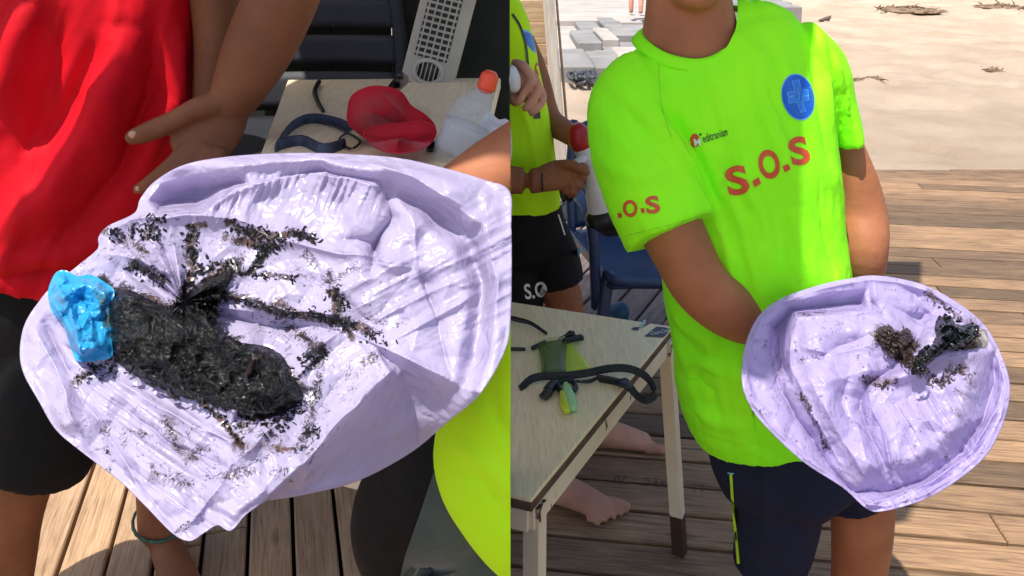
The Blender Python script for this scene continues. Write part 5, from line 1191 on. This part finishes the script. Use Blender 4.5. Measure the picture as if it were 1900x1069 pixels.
# navy plastic chairs
CHM = plain('navy_chair_plastic', lin(34, 58, 96), lin(26, 46, 80), 0.38, 8, 60, 0.15, 0.002)
CHD = plain('charcoal_chair_plastic', lin(34, 38, 46), lin(26, 29, 36), 0.6, 8)
def chair(loc, rz, m_, label, arms=True, group=None):
    c = thing('plastic_chair', loc, label, 'chair', group); c.rotation_euler.z = rz
    def pt(name, vf):
        o = bpy.data.objects.new(name, mesh(name, *vf)); COL.objects.link(o); o.parent = c; o.data.materials.append(m_); return o
    def sheet(fn, nu, nv, th):
        U, W = np.meshgrid(np.linspace(-1, 1, nu), np.linspace(0, 1, nv)); p = fn(U, W); q = fn(U, W); q = q + th
        V = np.concatenate([p.reshape(-1, 3), q.reshape(-1, 3)]); n_ = nu * nv; F = grid_faces(nv, nu) + [tuple(i + n_ for i in f_[::-1]) for f_ in grid_faces(nv, nu)]
        B = [i for i in range(nu)] + [k_ * nu + nu - 1 for k_ in range(1, nv)] + [(nv - 1) * nu + i for i in range(nu - 2, -1, -1)] + [k_ * nu for k_ in range(nv - 2, 0, -1)]
        F += [(B[i], n_ + B[i], n_ + B[(i + 1) % len(B)], B[(i + 1) % len(B)]) for i in range(len(B))]; return V, F
    # front of the chair looks along -y
    seat = sheet(lambda u, w: np.stack([u * (0.235 + 0.012 * np.sin(w * 3.1)), -0.24 + 0.46 * w - 0.025 * (1 - u * u) * (w < 0.01), 0.425 - 0.03 * (1 - u * u) * np.sin(np.clip(w, 0, 1) * 3.14) - 0.03 * (w < 0.06) * 1.0], -1), 21, 18, np.array((0, 0, -0.012)))
    pt('seat', seat)
    pt('seat_rim', tube([(-0.235, 0.2, 0.425), (-0.24, -0.2, 0.425), (-0.17, -0.262, 0.41), (0, -0.285, 0.405), (0.17, -0.262, 0.41), (0.24, -0.2, 0.425), (0.235, 0.2, 0.425)], [(0.02, 0.012)] * 7, 10, (0, 0, 1)))
    for (w0, w1) in ((0.0, 0.24), (0.29, 0.48), (0.53, 0.72), (0.77, 1.0)):
        pt('back_slat', sheet(lambda u, w: (lambda v_: np.stack([u * (0.215 - 0.03 * v_ ** 3), 0.235 + 0.10 * v_ - 0.035 * (u * u) , 0.44 + 0.40 * v_ - 0.03 * u ** 4 * (v_ > 0.9)], -1))(w0 + (w1 - w0) * w), 15, 5, np.array((0, 0.012, 0))))
    for s_ in (-1, 1):
        pt('back_post', tube([(0.225 * s_, 0.205, 0.42), (0.222 * s_, 0.25, 0.62), (0.19 * s_, 0.30, 0.84)], [(0.018, 0.012)] * 3, 10))
        if arms: pt('armrest', tube([(0.265 * s_, -0.19, 0.30), (0.285 * s_, -0.20, 0.55), (0.29 * s_, -0.17, 0.64), (0.285 * s_, 0.0, 0.655), (0.25 * s_, 0.24, 0.64)], [(0.020, 0.012), (0.02, 0.014), (0.026, 0.012), (0.028, 0.012), (0.02, 0.012)], 10))
        pt('leg', tube([(0.225 * s_, -0.19, 0.42), (0.265 * s_, -0.22, 0.2), (0.285 * s_, -0.245, 0.003)], [(0.026, 0.02), (0.022, 0.018), (0.018, 0.016)], 10))
        pt('leg', tube([(0.215 * s_, 0.2, 0.42), (0.24 * s_, 0.25, 0.2), (0.25 * s_, 0.29, 0.003)], [(0.026, 0.02), (0.022, 0.018), (0.018, 0.016)], 10))
    return c
cpos = PZ(1185, 640, 0.0)
chair((0.50, 2.86, 0), R(14), CHM, 'navy blue plastic garden chair behind the table')
# blue shoe under the chair
sh_ = make('blue_shoe', tube([PZ(1128, 590, 0.03), PZ(1140, 584, 0.04), PZ(1156, 578, 0.045)], [(0.04, 0.03), (0.045, 0.04), (0.036, 0.045)], 14), plain('teal_rubber', lin(36, 76, 100), lin(26, 60, 84), 0.6, 20)); tag(sh_, 'teal blue rubber shoe on the deck under the navy chair', 'shoe')
tb = make('green_cord', tube([PZ(1088, 371, 0.02), PZ(1100, 372, 0.02), PZ(1112, 373, 0.02)], [0.02, 0.022, 0.018], 8), plain('mint_rubber', lin(40, 200, 150), lin(30, 180, 130), 0.5, 20)); tag(tb, 'bright mint green tube on the deck behind the megaphone', 'tube')

# far person by the plaza
fp = thing('person', P(1181, 27, 14.8), 'distant person with bare legs on the plaza at the top edge', 'person')
b0 = P(1181, 27, 14.8); g = b0.z
def fpv(x, y, z): return (b0.x + x, b0.y + y, g + z)
bp = [tube([fpv(-0.10, 0, 0.05), fpv(-0.10, 0.02, 0.45), fpv(-0.08, 0, 0.85)], [0.04, 0.055, 0.08]), tube([fpv(0.06, -0.1, 0.05), fpv(0.08, -0.02, 0.45), fpv(0.08, 0, 0.85)], [0.04, 0.055, 0.08]), tube([fpv(0, 0, 0.8), fpv(0, 0, 1.1), fpv(0, 0, 1.4)], [(0.16, 0.1), (0.15, 0.1), (0.19, 0.1)]), tube([fpv(0, 0, 1.4), fpv(0, 0, 1.5)], [0.05, 0.05])]
for s_ in (-1, 1): bp += [tube([fpv(0.18 * s_, 0, 1.38), fpv(0.24 * s_, 0, 1.1), fpv(0.25 * s_, -0.06, 0.85)], [0.05, 0.042, 0.03])] + hand(fpv(0.25 * s_, -0.06, 0.85), (0, -0.1, -1), (1, 0, 0), None, 0.3) + foot(fpv(-0.10 if s_ < 0 else 0.06, 0 if s_ < 0 else -0.1, 0.05), (0.2, -1))[:1]
h5, r5 = head(fpv(0, 0, 1.6), (0, 1)); bp = [(np.asarray(v_), f_) for v_, f_ in bp + h5]
me = fuse(bp, 0.012, 2); vv = getv(me); vv[:, 2] = np.maximum(vv[:, 2], g + 0.001); setv(me, vv)
obj('body', me, SKIN3, fp); obj('hair', fuse(r5, 0.015, 1), HAIR, fp)
bsx = fuse([tube([fpv(0, 0, 0.72), fpv(0, 0, 0.95), fpv(0, 0, 1.41)], [(0.19, 0.14), (0.18, 0.13), (0.2, 0.12)], caps=True)], 0.015, 1); obj('swimwear', bsx, NAVY, fp)

# ================================================================== left half
# counter with back wall
WALLM = plain('dark_green_panel', lin(40, 46, 34), lin(24, 28, 22), 0.8, 2.5, 30, 0.3, 0.004)
wall = thing('back_wall', (-0.5, 2.23, 0), 'dark green panelled wall behind the counter with the red cap', 'wall')
xs = np.linspace(-1.15, -0.004, 8)
for a, b in zip(xs[:-1], xs[1:]): bevelled('panel', box(((a + b) / 2, 2.215, 1.68), (b - a - 0.004, 0.02, 1.36)), WALLM, wall, 0.003, 1)
for x_ in (-0.04, -0.30): bevelled('post', box((x_, 2.245, 1.18), (0.035, 0.035, 2.358)), WALLM, wall, 0.003, 1)
CZ = 1.18
cnt = thing('counter', (-0.3, 1.7, 0), 'cream counter top carrying the red cap and the water bottle', 'counter')
cq_ = [PZ(478, 300, CZ), PZ(880, 330, CZ), Vector((-0.03, 2.10, CZ)), PZ(534, 148, CZ)]
prism('counter_top', cq_, CZ - 0.03, CZ, LAM, cnt, 0.003)
for x_ in (-0.12, -0.30): make('bracket', tube([(x_, 2.19, 0.99), (x_, 1.6, CZ - 0.036)], [0.012, 0.012], 8), BLK, cnt)
def CP(x, y, h=0.0): return PZ(x, y, CZ + h)
# red cap
CAPM = cloth_mat('red_cap_cloth', lin(176, 14, 34), lin(150, 8, 26), bs=0.3)
cap = thing('cap', CP(720, 280), 'red baseball cap lying on the counter', 'cap')
c_o = [(644, 205), (652, 178), (680, 162), (712, 160), (744, 170), (764, 196), (790, 214), (808, 236), (802, 258), (786, 274), (760, 284), (722, 280), (690, 264), (660, 244), (645, 226)]
def Y_cap(x, y):
    Yb = (CZ - HC) / ((-sp - (np.maximum(y, 282) - CY) / FPX * cp)) * (cp - (np.maximum(y, 282) - CY) / FPX * sp)
    s = sdf(x, y, c_o); e = sstep(-2, 55, s)
    h = 0.06 * e + ridges(x, y, [([(700, 165), (722, 190), (750, 214)], 6, 0.006), ([(664, 180), (690, 205), (720, 222)], 6, 0.005), ([(690, 232), (730, 226), (786, 236)], 12, -0.030)])
    return Yb + 0.02 - h + 0.0 * x
cap_o = relief('crown', c_o, (726, 222), Y_cap, 40, 120, CAPM, cap, [(1.0, 0.01), (0.97, 0.04), (0.9, 0.07), (0.6, 0.09), (0.1, 0.1)])
BRIM = [(676, 244), (704, 232), (742, 228), (784, 226), (808, 238), (803, 260), (780, 278), (736, 286), (700, 276), (682, 260)]
relief('brim', BRIM, (742, 256), lambda x, y: (CZ + 0.02 - HC) / (-sp - (np.maximum(y, 262) - CY) / FPX * cp) * (cp - (np.maximum(y, 262) - CY) / FPX * sp) - 0.035 - 0.012 * sstep(0, 24, sdf(x, y, BRIM)), 24, 90, CAPM, cap, [(1.01, 0.003), (1.0, 0.007), (0.8, 0.008), (0.1, 0.008)])
make('strap', tube([CP(790, 262, 0.02), CP(802, 268, 0.012), CP(800, 280, 0.006)], [(0.009, 0.003)] * 3, 8), BLK, cap)
# bottle
PET = glassy('bottle_plastic', lin(190, 202, 212), 0.22, 0.08); ORC = plain('orange_cap_plastic', lin(230, 78, 44), lin(214, 66, 36), 0.4, 20); LBL = glassy('bottle_label_film', lin(206, 208, 214), 0.35, 0.3)
bot = thing('water_bottle', CP(835, 322), 'clear plastic water bottle with orange cap on the counter', 'bottle')
yb_ = 1.30
make('bottle_body', limb([(836, 318, yb_), (846, 285, yb_), (864, 240, yb_), (880, 205, yb_), (888, 190, yb_), (896, 176, yb_), (903, 164, yb_)], [0.036, 0.038, 0.038, 0.036, 0.029, 0.018, 0.012], n=28), PET, bot)
make('label', limb([(848, 282, yb_), (858, 256, yb_), (868, 232, yb_)], [0.0392, 0.0392, 0.0392], n=28, sub=2, caps=False), LBL, bot)
make('bottle_cap', limb([(902, 164, yb_), (906, 150, yb_), (909, 140, yb_)], [0.0155, 0.0155, 0.0145], n=24, power=2.0), ORC, bot)
wb = relief('crumpled_white_bag', [(886, 240), (905, 210), (925, 222), (945, 228), (946, 300), (900, 310), (876, 300)], (912, 262), lambda x, y: 1.36 - 0.02 * sstep(0, 20, sdf(x, y, [(886, 240), (905, 210), (925, 222), (945, 228), (946, 300), (900, 310), (876, 300)])) - 0.012 * crumple(x, y, 30, 4), 30, 80, glassy('white_film', lin(214, 210, 214), 0.8, 0.3), None, [(1.0, 0.02), (0.9, 0.05), (0.5, 0.07), (0.1, 0.07)])
tag(wb, 'crumpled whitish plastic bag right behind the water bottle', 'plastic bag')
# heater / air unit
ACM = plain('offwhite_casing', lin(196, 190, 178), lin(180, 172, 160), 0.5, 10); ACD = plain('dark_grille', lin(60, 60, 56), lin(44, 44, 42), 0.6, 20)
ac = thing('air_unit', (-0.21, 2.08, CZ), 'tall off-white air unit with grilles leaning at the dark wall', 'air unit')
tilt = Matrix.Rotation(R(15), 3, 'Y'); o0 = P(784, 190, 2.08)
def acb(name, x, z, w, h_, y=0.0, dpt=0.10, m_=ACM, bv=0.006):
    c = o0 + tilt @ Vector((x, y, z)); return bevelled(name, box(c, (w, dpt, h_), tilt), m_, ac, bv, 2)
acb('casing', 0, 0.30, 0.135, 0.60)
acb('grille_recess', -0.005, 0.225, 0.085, 0.20, -0.046, 0.012, ACD, 0.002)
for k in range(12): acb('grille_slat', -0.005, 0.135 + k * 0.0165, 0.083, 0.006, -0.055, 0.006, ACM, 0.001)
for k in range(5): acb('grille_bar', -0.040 + k * 0.0175, 0.225, 0.004, 0.196, -0.0595, 0.003, ACM, 0.0008)
acb('vent_recess', -0.005, 0.030, 0.085, 0.05, -0.046, 0.012, ACD, 0.002)
for k in range(4): acb('grille_slat', -0.005, 0.012 + k * 0.012, 0.083, 0.005, -0.055, 0.006, ACM, 0.001)
fc = o0 + tilt @ Vector((-0.003, -0.054, 0.092))
ringp = [fc + tilt @ Vector((0.036 * math.cos(t), 0, 0.030 * math.sin(t))) for t in np.linspace(0, 2 * math.pi, 25)]
make('fan_ring', tube(ringp, [0.006] * 25, 8, (0, 1, 0), 1), ACM, ac)
make('fan_disc', tube([fc + Vector((0, 0.0, 0)), fc + Vector((0, 0.006, 0))], [(0.034, 0.029)] * 2, 24, (1, 0, 0), 1, False), ACD, ac)
for k in range(6): make('fan_bar', tube([fc + tilt @ Vector((-0.027 + 0.011 * k, -0.004, -0.022)), fc + tilt @ Vector((-0.027 + 0.011 * k, -0.004, 0.022))], [0.0014] * 2, 6, sub=1), ACM, ac)
# stack of chairs
ch1 = chair((-0.505, 1.875, 0.655), R(3), CHD, 'charcoal plastic chair hung on the dark wall, next to the tanned arm', False)
# goggles strap and lanyard on the counter
lan = thing('lanyard', CP(590, 260), 'dark lanyard and straps lying on the counter left of the red cap', 'lanyard')
NVS = plain('navy_strap', lin(56, 64, 84), lin(40, 46, 64), 0.6, 40)
make('strap', tube([CP(512, 276, 0.006), CP(540, 236, 0.012), CP(576, 220, 0.012), CP(620, 226, 0.010), CP(650, 238, 0.006)], [(0.010, 0.003)] * 5, 8, (0, 0.3, 1)), NVS, lan)
make('strap', tube([CP(516, 270, 0.008), CP(560, 262, 0.008), CP(600, 278, 0.008), CP(640, 268, 0.006)], [(0.011, 0.003)] * 4, 8, (0, 0.3, 1)), NVS, lan)
make('cord', tube([CP(600, 226, 0.006), CP(640, 244, 0.006), CP(668, 262, 0.006), CP(650, 276, 0.006), CP(630, 258, 0.006), CP(655, 240, 0.006)], [0.0022] * 6, 6), BLK, lan)
cb_ = make('cable_end', tube([CP(592, 152, 0.01), CP(584, 170, 0.008), CP(590, 190, 0.006), CP(600, 206, 0.005)], [0.006, 0.006, 0.005, 0.004], 8), BLK); tag(cb_, 'short bent black cable on the counter above the lanyard', 'cable')
hk = make('black_handset', tube([CP(722, 172, 0.05), CP(738, 156, 0.05), CP(748, 148, 0.075), CP(742, 140, 0.11)], [0.010, 0.014, 0.012, 0.008], 10), BLK); tag(hk, 'black handset standing behind the red cap at the air unit', 'handset')

# person in red
rp_ = thing('person', (-0.9, 1.6, 0), 'person in red T-shirt and black shorts with one hand on the hip', 'person')
rs = fuse([rows_tube([(-190, -180, 320, 1.52, 0.07), (-120, -210, 350, 1.52, 0.11), (0, -200, 356, 1.52, 0.13), (120, -190, 352, 1.52, 0.135), (230, -185, 348, 1.52, 0.14), (300, -180, 332, 1.52, 0.15), (370, -180, 308, 1.52, 0.155), (430, -185, 280, 1.52, 0.16), (466, -190, 266, 1.52, 0.16)], n=48),
           limb([(270, -190, 1.52), (360, -170, 1.5), (430, -150, 1.47)], [0.075, 0.085, 0.085], caps=False)], 0.008, 4)
fold(rs, [([(230, 40), (215, 130), (170, 240), (110, 350), (0, 450)], 34, 0.050), ([(200, 60), (150, 160), (100, 230), (60, 270)], 24, -0.026), ([(60, 0), (30, 100), (10, 220)], 24, 0.030), ([(110, 0), (90, 140), (50, 300)], 26, -0.026),
          ([(290, 40), (280, 180), (220, 320), (120, 440)], 22, -0.030), ([(330, 60), (320, 180), (270, 300)], 14, 0.020), ([(0, 480), (130, 470), (260, 420)], 18, 0.022), ([(0, 512), (120, 505), (230, 480)], 10, -0.014)])
creases(rs, 108, 260, 46, 0.014, 45); creases(rs, 118, 200, 22, 0.005, 55)
rso = obj('t_shirt', rs, REDSH, rp_)
rsh = fuse([limb([(40, 440, 1.53), (40, 560, 1.53), (40, 640, 1.54)], [(0.22, 0.15), (0.225, 0.155), (0.2, 0.15)], n=30), limb([(70, 520, 1.53), (96, 660, 1.50), (84, 790, 1.47), (58, 872, 1.45)], [0.115, 0.122, 0.112, 0.100], n=28, caps=False), limb([(-130, 560, 1.53), (-150, 700, 1.52), (-160, 830, 1.5)], [0.11, 0.11, 0.1], caps=False)], 0.008, 4)
ripple(rsh, 0.006, 0.09, 3); obj('shorts', rsh, BLACKC, rp_)
rb = [limb([(60, 700, 1.5), (40, 860, 1.45), (22, 960, 1.45), (10, 1069, 1.46), (4, 1160, 1.48)], [0.09, 0.068, 0.056, 0.052, 0.040], n=22), limb([(-150, 700, 1.52), (-160, 900, 1.5), (-165, 1150, 1.5)], [0.085, 0.06, 0.04])]
for x_, y_, Y_ in ((4, 1160, 1.48), (-165, 1150, 1.5)):
    k = P(x_, y_, Y_); rb += [tube([k, (k.x, k.y, 0.06)], [0.04, 0.036])] + foot((k.x, k.y, 0.06), (0.3, -1))
rb += [limb([(250, -170, 1.50), (400, -150, 1.46), (560, -110, 1.42)], [0.06, 0.056, 0.05]), limb([(560, -110, 1.42), (530, -20, 1.41), (480, 90, 1.405), (440, 170, 1.40), (418, 205, 1.395)], [0.052, 0.062, 0.060, 0.046, 0.036], n=24), limb([(330, -120, 1.52), (390, -60, 1.52), (404, 60, 1.52), (392, 190, 1.50)], [0.05, 0.05, 0.045, 0.035])]
rb += [limb([(430, 180, 1.395), (405, 225, 1.385), (372, 268, 1.37), (350, 292, 1.36)], [(0.034, 0.024), (0.050, 0.026), (0.050, 0.022), (0.046, 0.018)], hint=(0.8, 0, -0.6), n=22),
       limb([(410, 190, 1.375), (370, 200, 1.36), (325, 222, 1.352), (280, 243, 1.35), (242, 256, 1.352)], [0.022, 0.0205, 0.0175, 0.0185, 0.0135], n=14),
       limb([(365, 262, 1.36), (335, 290, 1.345), (300, 322, 1.34), (270, 344, 1.345), (254, 352, 1.35)], [0.015, 0.0145, 0.014, 0.012, 0.010], n=14),
       limb([(378, 272, 1.355), (350, 302, 1.335), (318, 334, 1.33), (292, 356, 1.33)], [0.015, 0.0145, 0.013, 0.010], n=14), limb([(394, 280, 1.35), (370, 312, 1.33), (340, 346, 1.325), (316, 368, 1.325)], [0.0145, 0.014, 0.0125, 0.010], n=14), limb([(410, 282, 1.35), (394, 316, 1.33), (372, 346, 1.325)], [0.0135, 0.0125, 0.009], n=14)]
h6, r6 = head((-0.88, 1.55, 1.86), (0.4, -1)); rb += h6 + [tube([(-0.88, 1.55, 1.66), (-0.88, 1.55, 1.78)], [0.065, 0.06])]
rb += [rows_tube([(-190, -120, 260, 1.52, 0.05), (0, -150, 300, 1.52, 0.09), (400, -150, 240, 1.52, 0.1), (620, -150, 220, 1.53, 0.1)])]
rbo = obj('body', fuse(rb, 0.005, 3), SKIN5, rp_)
NAIL = plain('fingernail', lin(196, 150, 132), lin(176, 130, 112), 0.35, 30)
for (x_, y_, Y_, w_) in ((247, 250, 1.338, 0.0085), (257, 350, 1.339, 0.006)):
    make('fingernail', ball(P(x_, y_, Y_), (w_, 0.003, w_ * 0.8), 12, 8), NAIL, rbo); obj('hair', fuse(r6, 0.01, 2), HAIR, rp_)
# another pair of legs with anklet beyond the bag
an = thing('person', (-0.7, 2.05, 0), 'bare leg and foot with a braided anklet on the deck below the bag tip', 'person')
ak = PZ(300, 985, 0.07); ak2 = Vector((ak.x + 0.02, ak.y + 0.02, 0.3))
lg = [tube([ak + Vector((0, 0, -0.0)), ak2, ak2 + Vector((-0.02, 0.05, 0.2)), ak2 + Vector((-0.03, 0.06, 0.6))], [0.056, 0.078, 0.075, 0.085], 22)] + foot(ak, (0.62, -0.8), 1.25, -1)
lg += [tube([ak + Vector((0.14, 0.62, -0.0)), ak2 + Vector((0.12, 0.60, 0)), ak2 + Vector((0.11, 0.5, 0.2)), ak2 + Vector((0.08, 0.2, 0.6))], [0.040, 0.056, 0.055, 0.085], 22)] + foot(ak + Vector((0.14, 0.62, 0)), (0.3, -0.9), 1.1, 1)
lg += [tube([ak2 + Vector((-0.09, 0.08, 0.55)), ak2 + Vector((-0.09, 0.08, 0.8)), ak2 + Vector((-0.09, 0.1, 1.05))], [(0.17, 0.11), (0.15, 0.1), (0.16, 0.1)])]
lgm = fuse(lg, 0.006, 4); obj('body', lgm, SKIN2, an)
obj('shorts', fuse([tube([ak2 + Vector((-0.09, 0.08, 0.3)), ak2 + Vector((-0.09, 0.08, 0.5)), ak2 + Vector((-0.09, 0.09, 0.72))], [(0.2, 0.13), (0.2, 0.13), (0.18, 0.12)])], 0.01, 3), BLACKC, an)
ac_ = Vector((ak.x, ak.y, 0.105)); 
make('anklet', tube([ac_ + Vector((0.064 * math.cos(t), 0.064 * math.sin(t), -0.018 * math.cos(t + 0.9))) for t in np.linspace(0, 2 * math.pi, 21)], [0.004] * 21, 6, sub=1), plain('braided_cord', lin(40, 60, 56), lin(80, 120, 100), 0.8, 120), an)

# person who holds the left bag: arm, shirt and shorts at the seam between the two pictures
ho = thing('person', (-0.06, 1.2, 0), 'arm, bright neon shirt side and black shorts of the person holding the tar-smeared bag', 'person')
sm = fuse([tube([P(1010, 420, 1.12), P(1000, 560, 1.10), P(985, 660, 1.08), P(958, 770, 1.08), P(946, 850, 1.08), P(958, 930, 1.08), P(978, 1012, 1.09)], [(0.12, 0.1), (0.10, 0.1), (0.085, 0.11), (0.105, 0.12), (0.112, 0.12), (0.082, 0.11), (0.03, 0.08)], 36, (1, 0, -0.5))], 0.006, 4)
fold(sm, [([(840, 860), (900, 900), (960, 985)], 6, -0.006), ([(850, 820), (910, 870), (960, 930)], 14, 0.008), ([(900, 720), (920, 780), (950, 830)], 16, -0.008)])
cut(sm, (-0.002, 0, 0), (1, 0, 0)); obj('t_shirt', sm, NEONY, ho)
am = fuse([tube([P(1150, 230, 1.16), P(1010, 275, 1.14), P(930, 315, 1.125), P(860, 352, 1.11), P(790, 390, 1.10), P(740, 430, 1.09)], [0.060, 0.058, 0.053, 0.044, 0.034, 0.028], 24)] + hand(P(740, 430, 1.09), (-0.8, -0.15, -0.6), (0, 0.7, -0.7), None, 0.5) +
          [tube([P(770, 930, 1.16), P(742, 1010, 1.16), P(722, 1100, 1.16), P(725, 1250, 1.18), P(735, 1420, 1.2)], [0.05, 0.050, 0.05, 0.05, 0.04], 22), tube([P(735, 1420, 1.2), (P(735, 1420, 1.2).x, 1.22, 0.06)], [0.045, 0.036])] + foot((P(735, 1420, 1.2).x, 1.22, 0.06), (-0.5, -1)) + [tube([P(930, 500, 1.12), P(920, 800, 1.14), P(800, 910, 1.16)], [0.06, 0.06, 0.05])], 0.006, 4)
cut(am, (-0.002, 0, 0), (1, 0, 0)); obj('body', am, SKIN, ho)
hs = fuse([tube([P(930, 790, 1.14), P(850, 880, 1.15), P(762, 940, 1.16), P(742, 1000, 1.16), P(748, 1030, 1.16)], [(0.13, 0.12), (0.13, 0.12), (0.092, 0.10), (0.074, 0.09), (0.060, 0.09)], 34, (1, 0, -0.4), caps=False), tube([P(930, 860, 1.17), P(940, 1000, 1.18), P(940, 1180, 1.18)], [0.13, 0.14, 0.12], 30)], 0.006, 4)
ripple(hs, 0.004, 0.08, 9); cut(hs, (-0.002, 0, 0), (1, 0, 0)); hso = obj('shorts', hs, BLACKC, ho)
T = [bvh(hs)]
px('side_panel', poly_px([(806, 872), (830, 905), (880, 960), (946, 1030), (946, 1100), (735, 1100), (752, 1030), (780, 950)], 5), GREYMESH, 0.005, hso)
